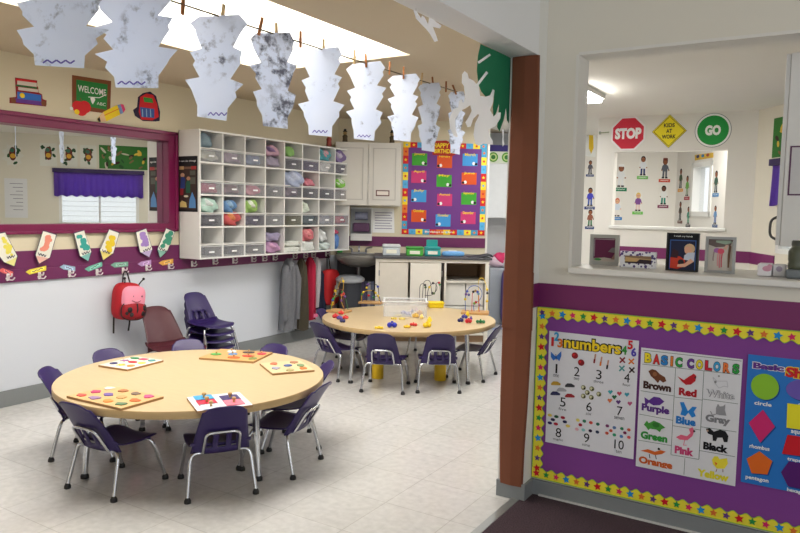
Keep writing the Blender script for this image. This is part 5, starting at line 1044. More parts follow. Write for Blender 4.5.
bead_maze(371, 303.5, .24, .14, YW - .2, [([(-.10, 0, .02), (-.10, 0, .12), (.02, .02, .14), (.06, .02, .09), (.10, 0, .02)], (230, 190, 40)), ([(-.06, .04, .02), (-.06, .04, .2), (.06, .04, .2), (.08, .04, .02)], (40, 40, 50)), ([(-.09, -.03, .02), (-.02, -.03, .10), (.03, -.03, .06), (.09, -.03, .10), (.11, -.03, .02)], (60, 60, 130))],
          'low bead maze with a yellow wire beside the sink end of the rear table', [[(.1, cG), (.2, cY), (.5, cK), (.7, cY)], [(.12, cY), (.3, cP), (.85, cB)], [(.2, cR), (.5, cG), (.8, cY)]])
bead_maze(430, 304, .24, .12, YW + .1, [([(-.11, 0, .02), (-.11, 0, .21), (-.05, 0, .215), (-.05, 0, .02)], cK), ([(-.08, .02, .02), (-.07, .02, .24), (.0, .02, .25), (.02, .02, .10), (.06, .02, .12), (.06, .02, .22), (.10, .02, .23), (.115, .02, .02)], cK), ([(-.03, -.02, .02), (-.03, -.02, .16), (.03, -.02, .24), (.08, -.02, .17), (.02, -.02, .09), (-.06, -.02, .09)], cK)],
          'black-wired bead maze standing before the white cabinet door', [[(.75, cK), (.9, (60, 90, 50))], [(.42, cK), (.5, cY), (.9, cR), (.95, cG)], [(.2, cY), (.35, cK), (.8, (90, 110, 60))]])
bead_maze(475, 313.5, .26, .17, YW - .15, [([(-.09, 0, .02), (-.10, 0, .16), (-.06, 0, .26), (.02, 0, .27), (.07, 0, .20), (.04, 0, .12), (-.02, 0, .10), (-.01, 0, .02)], (60, 100, 180)), ([(-.05, .03, .02), (-.07, .03, .20), (.0, .03, .29), (.08, .03, .22), (.05, .03, .10), (.0, .03, .02)], (220, 220, 224)), ([(-.03, -.03, .02), (-.03, -.03, .22), (.03, -.03, .22), (.04, -.03, .02)], (200, 50, 60)), ([(.03, .05, .02), (.02, .05, .33), (.07, .05, .34), (.11, .0, .24), (.11, .0, .02)], (230, 200, 60))],
          'tall bead maze with blue and white loops at the right of the rear table', [[(.06, cY), (.12, cP), (.18, cB), (.85, cR), (.9, (120, 160, 60))], [(.1, (90, 90, 150)), (.9, (150, 150, 180))], [(.3, cK), (.5, (160, 130, 70)), (.7, cB), (.8, (110, 150, 170))], [(.86, cY), (.92, cK), (.96, cY)]])
# clear storage bin and yellow tray
c = flr(405, 315, TZ); c += Vector((-.53, .85, 0)) * .02; UX = vr; UY = view
r = thing('clear_storage_bin', c, 'large clear plastic bin standing open on the rear table', 'bin')
RB_ = Matrix((UX, UY, Vector((0, 0, 1)))).transposed(); CL = M((236, 238, 240), .2, alpha=.28, noise=0); w, d_, h = .39, .27, .135
q = MB()
for cx, cy, sx, sy in ((0, -d_ / 2, w, .005), (0, d_ / 2, w, .005), (-w / 2, 0, .005, d_), (w / 2, 0, .005, d_)): q.box(c + RB_ @ Vector((cx, cy, h / 2)), (sx, sy, h), CL, rot=RB_)
q.box(c + RB_ @ Vector((0, 0, .003)), (w, d_, .005), CL, rot=RB_); q.build('bin_walls', r)
q = MB()
for cx, cy, sx, sy in ((0, -d_ / 2, w + .03, .018), (0, d_ / 2, w + .03, .018), (-w / 2, 0, .018, d_), (w / 2, 0, .018, d_)): q.box(c + RB_ @ Vector((cx, cy, h)), (sx, sy, .012), M((240, 240, 242), .3, alpha=.8, noise=0), rot=RB_, bev=.004)
q.build('bin_rim', r)
p = flr(436, 308, TZ); RT_ = Matrix((UX, UY, Vector((0, 0, 1)))).transposed() @ Matrix.Rotation(.12, 3, 'Z'); YT = M((236, 206, 20), .4)
r = thing('yellow_tray', p, 'bright yellow plastic lidded tray behind the clear bin', 'tray')
q = MB(); q.box(p + Vector((0, 0, .022)) + UY * .05, (.145, .12, .044), YT, rot=RT_, bev=.008); q.build('tray_body', r)
q = MB(); q.box(p + Vector((0, 0, .05)) + UY * .05, (.158, .132, .014), YT, rot=RT_, bev=.005); q.build('tray_lid', r)
# snap-together toy pieces
def snap(px, py, rgb, lab, n=3, rr=.016, sp=.024, yaw=0, up=0, grp='snap toys on the rear table'):
    p = flr(px, py, TZ); mt = M(rgb, .35, noise=.03); q = MB(); ca, sa = math.cos(yaw + YW), math.sin(yaw + YW)
    for k in range(n):
        o = (k - (n - 1) / 2) * sp; c = p + Vector((o * ca, o * sa, rr + up)); q.blob(c, (rr,) * 3, mt, seg=14, rings=10)
        if k < n - 1: q.tube([c, c + Vector((sp * ca, sp * sa, 0))], rr * .5, mt, 10)
    q.lathe([(rr * .5, 0), (rr * .5, rr * .5), (rr * .3, rr * .6)], p + Vector((0, 0, 2 * rr + up - rr * .15)), mt, 10)
    return q.build('snap_toy', None, label=lab, cat='toy', group=grp)
for a_ in ((335.5, 318, (206, 44, 50), 'red snap piece at the left of its cluster, left side of the rear table', 2, .017, .026, .3), (341, 314.5, (220, 60, 56), 'red snap piece at the back of the left-hand cluster', 2, .016, .024, -.4), (345.5, 319, (214, 50, 54), 'red snap piece at the right of the left-hand cluster', 2, .015, .024, .2), (339.5, 319.5, (96, 70, 160), 'purple snap piece in the middle of the left-hand cluster', 2, .015, .024, -.2), (342.5, 322.5, (40, 44, 110), 'navy snap piece at the front of the left-hand cluster', 2, .014, .022, -.1),
           (379, 329, (236, 206, 40), 'flat yellow snap bar near the front edge of the rear table', 4, .011, .017, 0), (392, 327.5, (40, 50, 180), 'pair of big royal blue snap balls at the front of the rear table', 2, .022, .040, .05),
           (407, 328, (236, 200, 40), 'yellow snap bar lying beside the red one', 3, .012, .018, .1), (413.5, 326, (206, 44, 40), 'red snap bar lying on the yellow one near the front edge', 3, .013, .02, -.3),
           (427, 327.5, (240, 206, 30), 'big yellow snap piece right of the red bar', 2, .021, .034, .5), (429.5, 322.5, (240, 214, 50), 'yellow snap knob behind the big yellow piece', 1, .021, .03, 0),
           (394, 319.5, (226, 206, 90), 'pale yellow snap chain, left of the centre pile', 3, .010, .018, .1), (402, 319.8, (236, 216, 110), 'cream yellow snap chain, right of the pale one', 3, .010, .018, -.1), (398, 316.5, (206, 196, 110), 'khaki snap chain behind the pale yellow chains', 4, .009, .016, .0),
           (403.5, 314, (120, 130, 190), 'grey-blue snap piece at the left of the centre pile', 2, .015, .024, .2), (408.5, 315.5, (140, 146, 200), 'lilac-blue snap piece in the centre pile', 2, .015, .024, -.3), (412, 312.5, (110, 118, 180), 'slate blue snap piece at the back of the centre pile', 1, .016, .02, 0),
           (415.5, 317.5, (236, 196, 100), 'peach snap piece at the front of the centre pile', 2, .018, .028, .1), (419.5, 314.5, (226, 170, 110), 'orange-peach snap piece in the centre pile', 2, .018, .026, -.4), (416, 311.5, (206, 140, 190), 'pink-lilac snap piece at the back of the centre pile', 1, .017, .02, 0), (421.5, 319, (240, 210, 120), 'pale peach snap ball at the right of the centre pile', 1, .018, .02, 0),
           (460.5, 322, (36, 36, 110), 'navy snap piece at the left of the right-hand cluster', 2, .016, .026, .4), (464.5, 318.5, (60, 60, 160), 'blue snap piece in the right-hand cluster', 2, .016, .026, -.2), (468.5, 323, (206, 40, 54), 'red snap piece at the front of the right-hand cluster', 2, .018, .026, .0), (467.5, 316.5, (236, 206, 40), 'yellow snap knob on top of the right-hand cluster', 1, .019, .02, 0), (471, 320, (100, 70, 150), 'violet snap ball at the right of the right-hand cluster', 1, .014, .02, 0),
           (480.5, 323.3, (30, 120, 70), 'dark green snap chain at the right end of the rear table', 3, .015, .026, .0)): snap(*a_)

# ================================================================== PASS-THROUGH AND NOOK
SZ = 1.172
def stand_frame(px4, Y, name, lab, outer, draw, fw=.018, dep=.018, lean=.0):
    fr = Fr((0, Y, 0), (1, 0, 0), (0, -1, 0)); P = fr.uvs(px4); u0, u1 = (P[0][0] + P[3][0]) / 2, (P[1][0] + P[2][0]) / 2; v0 = SZ + .001; v1 = (P[0][1] + P[1][1]) / 2
    r = thing(name, fr.p((u0 + u1) / 2, v0, 0), lab, 'picture frame', 'frames standing on the pass-through sill')
    q = MB()
    for a_ in ((u0, v0, u1, v0 + fw), (u0, v1 - fw, u1, v1), (u0, v0 + fw, u0 + fw, v1 - fw), (u1 - fw, v0 + fw, u1, v1 - fw)): q.prism([(a_[0], a_[1]), (a_[2], a_[1]), (a_[2], a_[3]), (a_[0], a_[3])], fr, -dep / 2, dep / 2, outer)
    q.build('frame', r)
    a = Art(fr.off(-.004), .002, .0006); a.slab([(u0 + .004, v0 + .004), (u1 - .004, v0 + .004), (u1 - .004, v1 - .004), (u0 + .004, v1 - .004)], BLK)
    draw(a, u0 + fw, v0 + fw, u1 - fw, v1 - fw); a.build('picture', r)
    q = MB(); q.prism([((u0 + u1) / 2 - .03, v0), ((u0 + u1) / 2 + .03, v0), ((u0 + u1) / 2 + .02, v0 + (v1 - v0) * .6), ((u0 + u1) / 2 - .02, v0 + (v1 - v0) * .6)], fr, -.075, -.07, BLACK)
    q.prism([((u0 + u1) / 2 - .02, v0 + (v1 - v0) * .55), ((u0 + u1) / 2 + .02, v0 + (v1 - v0) * .55), ((u0 + u1) / 2 + .02, v0 + (v1 - v0) * .6), ((u0 + u1) / 2 - .02, v0 + (v1 - v0) * .6)], fr, -.07, -.009, BLACK); q.build('easel_back', r)
    return r
def d1(a, u0, v0, u1, v1):
    w, h = u1 - u0, v1 - v0; a.rect(u0, v0, u1, v1, ink((102, 36, 70)), 1)
    a.poly([(u0, v0), (u1, v0), (u1, v0 + h * .12), (u0 + w * .5, v0 + h * .17), (u0, v0 + h * .12)], ink((190, 180, 170)), 2); a.disc(u0 + w * .2, v0 + h * .08, w * .17, ink((60, 140, 66)), 3, h * .05)
    a.poly([(u1 - w * .34, v0 + h * .42), (u1, v0 + h * .38), (u1, v0 + h * .62), (u1 - w * .16, v0 + h * .6)], ink((120, 110, 110)), 2); a.poly([(u1 - w * .2, v0 + h * .1), (u1, v0 + h * .1), (u1, v0 + h * .4)], ink((150, 110, 100)), 2)
    a.stroke([(u0 + w * .03, v0 + h * .2), (u0 + w * .03, v0 + h * .95), (u1 - w * .05, v0 + h * .95)], .004, ink((170, 150, 156)), 3)
stand_frame([(590.5, 234), (619, 235), (619, 268), (590, 266.5)], 3.52, 'silver_photo_frame', 'silver photo frame with a plum coloured picture at the left end of the sill', M((176, 176, 172), .35, .5), d1)
def d2(a, u0, v0, u1, v1):
    w, h = u1 - u0, v1 - v0; a.rect(u0, v0, u1, v1, ink((214, 176, 120)), 1); a.poly([(u0, v0), (u1, v0), (u1, v0 + h * .5), (u0 + w * .55, v0 + h * .55), (u0 + w * .45, v0 + h * .22), (u0, v0 + h * .18)], ink((48, 34, 44)), 2); a.poly([(u0, v1 - h * .22), (u1, v1 - h * .42), (u1, v1), (u0, v1)], ink((150, 120, 90)), 2)
def zebra():
    mt, nt, b, N = node_mat('spotted_frame'); tc = N('ShaderNodeTexCoord'); vo = N('ShaderNodeTexVoronoi'); vo.inputs['Scale'].default_value = 60
    nt.links.new(tc.outputs['Object'], vo.inputs['Vector']); cr = N('ShaderNodeValToRGB'); cr.color_ramp.interpolation = 'CONSTANT'; cr.color_ramp.elements[0].color = lin((76, 60, 120)) + (1,); cr.color_ramp.elements[1].position = .42; cr.color_ramp.elements[1].color = lin((230, 230, 234)) + (1,)
    nt.links.new(vo.outputs['Distance'], cr.inputs[0]); nt.links.new(cr.outputs[0], b.inputs['Base Color']); return mt
stand_frame([(620.5, 250.5), (656.5, 252.5), (656, 271.5), (620.5, 269)], 3.46, 'spotted_photo_frame', 'low white and purple spotted frame with a tan photo on the sill', zebra(), d2, fw=.021)
def d3(a, u0, v0, u1, v1):
    w, h = u1 - u0, v1 - v0; a.text('I wash my hands', u0 + w * .5, v1 - h * .06, w * .62, h * .055, WHT, 2, .015)
    x0, x1, y0, y1 = u0 + w * .06, u1 - w * .06, v0, v0 + h * .84; a.rect(x0, y0, x1, y1, ink((60, 100, 170)), 1); x0 += .004; x1 -= .004; y1 -= .004; a.rect(x0, y0, x1, y1, ink((34, 38, 64)), 2); W_, H_ = x1 - x0, y1 - y0
    S = lambda x, y: (x0 + x * W_, y0 + y * H_)
    a.poly([S(0, .05), S(.3, .02), S(.6, .12), S(.62, .34), S(.4, .46), S(.12, .5), S(0, .4)], ink((196, 60, 40)), 3); a.poly([S(.02, .42), S(.3, .4), S(.34, .62), S(.1, .72)], ink((60, 30, 40)), 3); a.disc(*S(.45, .26), W_ * .13, ink((40, 40, 46)), 4)
    a.disc(*S(.78, .74), W_ * .22, ink((214, 180, 140)), 3, H_ * .17); a.disc(*S(.72, .68), W_ * .15, ink((226, 170, 140)), 4, H_ * .13); a.poly([S(.56, .36), S(.98, .3), S(1, .62), S(.72, .6), S(.58, .5)], ink((200, 206, 220)), 4); a.poly([S(.3, .1), S(.62, .1), S(.98, .3), S(.84, .4), S(.6, .22), S(.32, .18)], ink((226, 172, 146)), 5)
stand_frame([(667, 232), (699.5, 234), (698.5, 273.5), (666, 272)], 3.42, 'black_photo_placard', 'black photo placard reading I wash my hands standing on the sill', M((18, 18, 20), .4), d3, fw=.006)
def d4(a, u0, v0, u1, v1):
    w, h = u1 - u0, v1 - v0; S = lambda x, y: (u0 + x * w, v0 + y * h); a.rect(u0, v0, u1, v1, ink((196, 188, 178)), 1); a.poly([S(0, .82), S(.3, .74), S(.6, .76), S(.9, .82), S(1, 1), S(0, 1)], ink((110, 96, 92)), 2); a.poly([S(.3, .9), S(.7, .84), S(.95, .9), S(.9, .97), S(.3, .96)], ink((150, 170, 150)), 3)
    a.disc(*S(.36, .64), w * .14, ink((170, 110, 170)), 4, h * .08); a.disc(*S(.52, .62), w * .14, ink((216, 90, 110)), 5, h * .09)
    for x, e, c_ in ((.5, .08, (206, 120, 130)), (.58, .1, (200, 90, 100)), (.42, .14, (214, 150, 150)), (.24, .3, (150, 130, 130))): a.stroke([S(x, .6), S(x - .03, .35), S(x - .01, e)], w * .05, ink(c_), 3)
    a.poly([S(.82, .1), S(.88, .1), S(.93, .8), S(.84, .84), S(.8, .5)], ink((110, 80, 60)), 4); a.poly([S(.6, .7), S(.74, .66), S(.82, .84), S(.7, .82)], ink((206, 170, 150)), 3)
stand_frame([(706, 236.5), (736.5, 237), (734.5, 276), (704.5, 273.5)], 3.44, 'silver_ribbon_frame', 'grey frame showing a rosette with pink ribbons at the right of the placard', M((150, 150, 148), .35, .6), d4, fw=.012)
# things at the right end of the sill
def sbox(px0, px1, ytop, Y, dep, mt, nm, lab, cat, bev=.006):
    fr = Fr((0, Y, 0), (1, 0, 0), (0, -1, 0)); u0, u1 = fr.uv(px0, ytop)[0], fr.uv(px1, ytop)[0]; v1 = fr.uv((px0 + px1) / 2, ytop)[1]; q = MB(); q.span((u0, Y, SZ + .001), (u1, Y + dep, v1), mt, bev=bev); return q, (u0, u1, v1)
q, g = sbox(757.5, 772, 264, 3.40, .10, M((232, 228, 232), .5, noise=.03), '', '', ''); a = Art(Fr((0, 3.3995, 0), (1, 0, 0), (0, -1, 0)), .0006); a.disc((g[0] + g[1]) / 2 + .01, SZ + .035, .018, ink((206, 150, 170)), 1, .012); a.disc((g[0] + g[1]) / 2 + .02, SZ + .045, .01, ink((150, 110, 130)), 2); q.add(a.v, a.f, a.mats[0])
q.build('tissue_box', None, label='small white box with a pink print on the sill, left of the pair', cat='box', group='white boxes on the sill')
q, g = sbox(773, 786, 265, 3.42, .10, M((222, 220, 222), .5, noise=.03), '', '', ''); a = Art(Fr((0, 3.4195, 0), (1, 0, 0), (0, -1, 0)), .0006); a.disc((g[0] + g[1]) / 2, SZ + .035, .012, ink((170, 160, 180)), 1); q.add(a.v, a.f, a.mats[0])
q.build('tissue_box', None, label='small greyish white box on the sill beside the stone block', cat='box', group='white boxes on the sill')
q, g = sbox(785.5, 806, 270, 3.36, .11, M((112, 118, 122), .7, noise=.2, scale=40), '', '', '', bev=.008); q.build('stone_block', None, label='grey block with rounded edges at the right end of the sill', cat='block')
zt = g[2]; fr = Fr((0, 3.41, 0), (1, 0, 0), (0, -1, 0)); uc = fr.uv(797, 258)[0]; p = Vector((uc, 3.41, zt + .0005)); r = thing('olive_bottle', p, 'dark olive ribbed bottle standing on the grey block', 'bottle')
q = MB(); prof = [(.030, 0), (.034, .006), (.034, .02), (.031, .03), (.034, .04), (.034, .075), (.030, .085), (.022, .095), (.022, .10)]; q.lathe(prof, p, M((84, 88, 70), .35, noise=.1), 20); q.build('bottle_body', r)
q = MB(); q.lathe([(.024, .10), (.024, .118), (.02, .122)], p, M((70, 72, 62), .4), 16); q.build('bottle_cap', r)
# wall cabinet hanging at the right
cy = 3.64; fr = Fr((0, cy, 0), (1, 0, 0), (0, -1, 0)); cu, cz0 = fr.uv(786, 100)[0], fr.uv(786, 246.5)[1]; cz1 = 2.165; cu = cu + .012
r = thing('hanging_cabinet', (cu + .3, cy + .2, cz0), 'grey hanging cabinet with a bowed handle at the right of the pass-through', 'cabinet')
GC = M((226, 224, 220), .5, noise=.02); q = MB(); q.span((cu, cy, cz0), (cu + .62, cy + .42, cz1), GC, bev=.002); q.build('carcass', r)
q = MB(); q.span((cu - .020, cy + .004, cz0 + .004), (cu - .001, cy + .416, cz1 - .004), M((216, 214, 210), .45), bev=.002); dr = q.build('door', r)
hz0, hz1 = fr.uv(781, 240)[1], fr.uv(781, 217)[1]; q = MB(); q.tube(fillet([(cu - .02, cy + .05, hz0), (cu - .048, cy + .05, hz0 + .015), (cu - .048, cy + .05, hz1 - .015), (cu - .02, cy + .05, hz1)], .03), .006, M((84, 82, 80), .35, .8)); sub(q, 'handle', dr, r)
a = Art(fr.off(.0005), .002, .0005); u0, v1 = fr.uv(790.5, 146); v0 = fr.uv(790, 195.5)[1]; a.slab([(u0, v0), (u0 + .24, v0), (u0 + .24, v1), (u0, v1)], ink((96, 60, 90))); a.rect(u0 + .007, v0 + .007, u0 + .233, v1 - .007, ink((206, 204, 204)), 1)
for k in range(4): a.rect(u0 + .05, v1 - .06 - k * .035, u0 + .2, v1 - .052 - k * .035, ink((150, 148, 156)), 2)
a.build('posted_sheet', None, label='printed sheet with a purple border taped to the hanging cabinet', cat='notice')
# signs on the far wall
SF = STOPW.off(.001); k8 = math.cos(PI / 8)
def octa(u, v, R): return [(u + R / k8 * math.cos(PI / 8 + PI / 4 * i), v + R / k8 * math.sin(PI / 8 + PI / 4 * i)) for i in range(8)]
def pc(x, y, rx): u, v = SF.uv(x, y); return u, v, SF.uv(x + rx, y)[0] - u
a = Art(SF, .003); u, v, R = pc(628.2, 133.5, 17.2); a.slab(octa(u, v, R), ink((240, 236, 236))); a.poly(octa(u, v, R * .90), ink((206, 44, 66)), 1); a.text('STOP', u, v, R * 1.55, R * .66, WHT, 2, .06); a.build('stop_sign', None, label='red octagonal sign reading STOP on the wall beyond the pass-through', cat='sign')
a = Art(SF, .003); u, v, R = pc(669.2, 131.3, 17.6); dm = lambda k: [(u + R * k, v), (u, v + R * k), (u - R * k, v), (u, v - R * k)]
a.slab(dm(1.0), ink((60, 56, 30))); a.poly(dm(.97), ink((240, 220, 40)), 1); a.poly(dm(.90), ink((50, 46, 30)), 2); a.poly(dm(.86), ink((240, 222, 40)), 3)
for t_, dv, w_ in (('KIDS', .36, .62), ('AT', .02, .34), ('WORK', -.32, .80)): a.text(t_, u, v + R * dv, R * w_, R * .24, BLK, 4, .03)
a.build('kids_at_work_sign', None, label='yellow diamond sign reading KIDS AT WORK beside the stop sign', cat='sign')
a = Art(SF, .003); u, v, R = pc(713, 130.3, 18.6); a.slab([(u + R * math.cos(t), v + R * math.sin(t)) for t in [2 * PI * i / 40 for i in range(40)]], ink((110, 120, 120))); a.disc(u, v, R * .97, ink((240, 240, 238)), 1, n=40); a.disc(u, v, R * .86, ink((30, 150, 64)), 2, n=40); a.text('GO', u, v, R * .86, R * .60, WHT, 3, .06); a.build('go_sign', None, label='round green sign reading GO on the wall beyond the pass-through', cat='sign')
q = MB(); p = STOPW.uv(604, 133); q.tube([STOPW.p(p[0] - .05, p[1], .02), STOPW.p(p[0] + .06, p[1] + .005, .02)], .006, M((150, 160, 130), .5)); q.box(STOPW.p(p[0] - .04, p[1], .01), (.02, .02, .03), STEEL); q.build('wall_latch', None, label='small latch on the wall left of the stop sign', cat='latch')
# community helper cut-outs
def helper(fr, x, y0_, y1_, skin, hair, topc, legc, tagc, lab, hat=None, asp=1.0, tagged=True, arm=1):
    f2 = fr.off(.001); u, vt = f2.uv(x, y0_); vb = f2.uv(x, y1_)[1]; h = vt - vb; a = Art(f2, .0015, .0006); w = h * .46 * asp
    S = lambda a_, b_: (u + a_ * w, vb + b_ * h)
    a.slab([S(-.52, 0), S(.52, 0), S(.42, .2), S(.5, .62), S(.34, 1.0), S(-.34, 1.0), S(-.5, .62), S(-.42, .2)], ink((232, 230, 224)))
    for s in (-1, 1): a.poly([S(.04 * s, .36), S(.24 * s, .36), S(.26 * s, .06), S(.06 * s, .06)], ink(legc), 1); a.poly([S(.04 * s, .07), S(.32 * s, .07), S(.32 * s, .0), S(.04 * s, .0)], ink((40, 36, 40)), 2)
    a.poly([S(-.26, .34), S(.26, .34), S(.30, .62), S(.14, .68), S(-.14, .68), S(-.30, .62)], ink(topc), 2)
    for s in (-1, 1): a.poly([S(.26 * s, .64), S(.32 * s, .60), S((.46 if s == arm else .40) * s, .42), S((.36 if s == arm else .3) * s, .40), S(.2 * s, .56)], ink(topc), 3); a.disc(*S(.41 * s if s == arm else .35 * s, .40), w * .07, ink(skin), 4)
    a.disc(*S(0, .82), w * .27, ink(hair), 3, h * .155); a.disc(*S(0, .79), w * .22, ink(skin), 4, h * .115)
    for s in (-1, 1): a.disc(*S(.08 * s, .80), w * .03, BLK, 5, h * .015)
    if hat: a.poly([S(-.28, .88), S(.28, .88), S(.22, 1.0), S(-.22, 1.0)], ink(hat), 5)
    o = a.build('community_helper_cutout', None, label=lab, cat='wall cutout', group='community helper cut-outs')
    if tagged:
        a = Art(f2, .0015, .0006); tw = w * .62; vt_ = vb - h * .10; a.slab([(u - tw, vt_ - h * .085), (u + tw, vt_ - h * .085), (u + tw, vt_ + h * .07), (u - tw, vt_ + h * .07)], ink(tagc)); a.stroke([(u - tw * .7 + tw * .2 * k, vt_ + (h * .015 if k % 2 else -h * .015)) for k in range(8)], h * .02, ink((232, 232, 226)), 1)
        a.build('caption_strip', None, label='caption strip under the ' + lab.split(' cut-out')[0] + ' cut-out', cat='caption', group='caption strips')
SK1, SK2, SK3 = (150, 92, 60), (226, 176, 140), (100, 62, 46)
helper(FAR, 621.5, 164, 187, SK1, (60, 40, 36), (226, 228, 230), (226, 228, 230), (30, 120, 86), 'white-clad cook cut-out with a pale hat behind the opening', (236, 236, 236))
helper(FAR, 643.5, 155.5, 175.5, SK1, (36, 28, 30), (226, 230, 234), (40, 60, 110), (110, 180, 90), 'dark-haired figure cut-out in white near the top of the opening')
helper(FAR, 665.5, 158, 178.5, SK1, (60, 40, 36), (96, 100, 110), (90, 94, 104), (196, 80, 60), 'grey overalled figure cut-out with a brown cap', (120, 60, 46))
helper(FAR, 617.5, 197.5, 216.5, SK2, (206, 80, 50), (214, 224, 236), (236, 232, 228), (30, 120, 190), 'red-haired figure cut-out in pale blue at the lower left', None)
helper(FAR, 638.5, 192, 211, SK2, (226, 196, 90), (130, 80, 150), (226, 200, 190), (110, 190, 80), 'blond figure cut-out in purple holding a dark case', None, arm=1)
helper(FAR, 664, 185, 204.5, SK3, (40, 32, 36), (230, 232, 230), (40, 140, 120), (130, 60, 90), 'figure cut-out in a white coat and green trousers')
for x, y0_, y1_, tp, lg, tg, lab in ((681.5, 168, 188, (70, 90, 60), (40, 40, 40), (226, 160, 60), 'narrow dark green figure cut-out in the corner'), (688, 175, 196, (120, 180, 90), (130, 150, 120), (170, 40, 60), 'narrow figure cut-out in light green by the far window'), (681, 201, 220, (90, 80, 70), (60, 60, 56), (120, 80, 70), 'narrow brown figure cut-out low in the corner'), (689, 206, 224, (60, 150, 120), (60, 140, 110), (90, 90, 90), 'narrow teal figure cut-out below the far window'), (717, 170, 192.5, (60, 90, 76), (40, 60, 60), (60, 130, 190), 'dark green figure cut-out right of the far window'), (716, 205, 224, (110, 150, 196), (70, 100, 160), (60, 90, 140), 'blue figure cut-out low right of the far window')):
    helper(THIRDW, x, y0_, y1_, SK1, (50, 36, 34), tp, lg, tg, lab, asp=1.0)
for x, y0_, y1_, tp, lg, lab in ((590.5, 160, 174, (90, 90, 100), (40, 40, 70), 'sliver of a grey figure cut-out beside the pass-through edge'), (590.5, 187, 206, (70, 70, 190), (60, 90, 160), 'sliver of a blue figure cut-out beside the pass-through edge'), (590.5, 209, 226, (150, 90, 70), (60, 120, 80), 'sliver of a brown and green figure cut-out low beside the pass-through edge')):
    helper(FAR, x, y0_, y1_, SK1, (40, 34, 34), tp, lg, (40, 60, 120), lab, tagged=True)
a = Art(FAR.off(.001), .002); a.slab(FAR.uvs([(586, 118), (596, 119), (595.5, 157), (585, 156)][::-1]), ink((236, 238, 236))); a.ppoly([(590.5, 121), (593, 127), (593.5, 148), (591, 154), (588.8, 148), (589, 127)][::-1], ink((226, 190, 40)), 1); a.ppoly([(590.5, 121), (592, 125), (589.6, 125)][::-1], ink((60, 90, 50)), 2)
a.build('pencil_poster', None, label='white poster of an upright yellow pencil seen at the pass-through edge', cat='poster')
a = Art(THIRDW.off(.001), .002); a.slab(THIRDW.uvs([(695, 155), (713.5, 152.5), (713.5, 157.5), (695, 160.5)][::-1]), ink((214, 176, 70))); 
for x, c in ((698, (60, 70, 110)), (703, (60, 120, 170)), (708, (170, 80, 60))): a.pdisc(x, 156.5 - (x - 698) * .15, 1.6, ink(c), 1)
a.build('alphabet_banner', None, label='short yellow banner with coloured spots above the far window', cat='banner')
# window dressing in the nook: valance, jungle border, leaf pictures
r = thing('purple_valance', RIGHTW.p((wu0 + wu1) / 2, 1.56, .05), 'purple gathered valance over the bright nook window', 'curtain')
q = MB(); PV = M((150, 112, 216), .8, noise=.12, scale=20, transl=.7)
q.sheet(lambda s, t: RIGHTW.p(wu0 - .06 + (wu1 - wu0 + .12) * s, 1.90 - .36 * t - .012 * t * math.sin(60 * s), .045 + .018 * math.sin(90 * s) * (.3 + t)), [i / 120 for i in range(121)], [0, .12, .3, .6, 1], PV, .002); q.build('curtain_cloth', r)
q = MB(); q.prism([(wu0 - .08, 1.895), (wu1 + .08, 1.895), (wu1 + .08, 1.955), (wu0 - .08, 1.955)], RIGHTW, .01, .075, M((52, 36, 84), .7)); q.build('curtain_heading', r)
r = thing('window_blind', RIGHTW.p((wu0 + wu1) / 2, 1.13, -.03), 'white horizontal slat blind in the nook window', 'blind'); q = MB()
for k in range(9): v = 1.16 + .075 * k; q.prism([(wu0 + .045, v), (wu1 - .045, v), (wu1 - .045, v + .006), (wu0 + .045, v + .006)], RIGHTW, -.045, -.02, M((236, 238, 240), .6, transl=.5))
q.build('slats', r)
a = Art(RIGHTW.off(.002), .002); JG = ink((54, 120, 48)); ju0, ju1 = .27, 1.0
a.slab([(ju0, 1.975), (ju1, 1.975), (ju1, 2.335), (ju0, 2.335)], JG); rn = random.Random(5)
for k in range(26):
    u, v = rn.uniform(ju0 + .05, ju1 - .05), rn.uniform(2.01, 2.29); t = rn.uniform(0, 3); c = (ink((140, 108, 70)), ink((206, 200, 180)), ink((60, 40, 34)), ink((36, 86, 40)), ink((226, 190, 70)))[k % 5]
    a.disc(u, v, rn.uniform(.03, .06), c, 1 + k % 4, rn.uniform(.012, .022), 12, t)
a.build('jungle_border', None, label='green jungle picture border above the nook window', cat='poster')
for i, (u, lab) in enumerate(((1.15, 'first'), (1.42, 'second'), (1.70, 'third'), (2.17, 'fourth'))):
    a = Art(RIGHTW.off(.002), .002); v = 2.15 - (.03 if i == 3 else 0)
    if i < 3: a.slab([(u - .115, v - .17), (u + .115, v - .17), (u + .115, v + .17), (u - .115, v + .17)], ink((226, 226, 216)))
    else: a.slab([(u + (.15 if k % 2 else .10) * math.cos(PI * k / 9), v + (.18 if k % 2 else .14) * math.sin(PI * k / 9)) for k in range(18)], ink((226, 224, 214)))
    rn = random.Random(i)
    for k in range(9): a.disc(u + rn.uniform(-.08, .08), v + rn.uniform(-.12, .12), .034, ink((40, 80, 50)), 1, .02, 8, rn.uniform(0, 3))
    a.disc(u, v + .02, .048, ink((110, 50, 40)), 2, .10); a.disc(u, v - .01, .035, ink((220, 170, 60)), 3); a.disc(u + .01, v + .07, .03, ink((60, 110, 90)), 3)
    a.build('leaf_picture', None, label='leaf creature picture on the nook wall, %s leftward from the jungle border' % lab, cat='picture', group='leaf creature pictures')
a = Art(RIGHTW.off(.002), .002); u = 2.05; a.slab([(u - .06, 1.20), (u + .24, 1.20), (u + .24, 1.78), (u - .06, 1.78)], ink((226, 226, 228)))
for k in range(8): a.rect(u, 1.70 - k * .055, u + .17 - (k % 3) * .04, 1.707 - k * .055, ink((100, 100, 120)), 1)
a.build('wall_chart', None, label='large white handwritten chart on the nook wall, seen in the mirror', cat='chart')
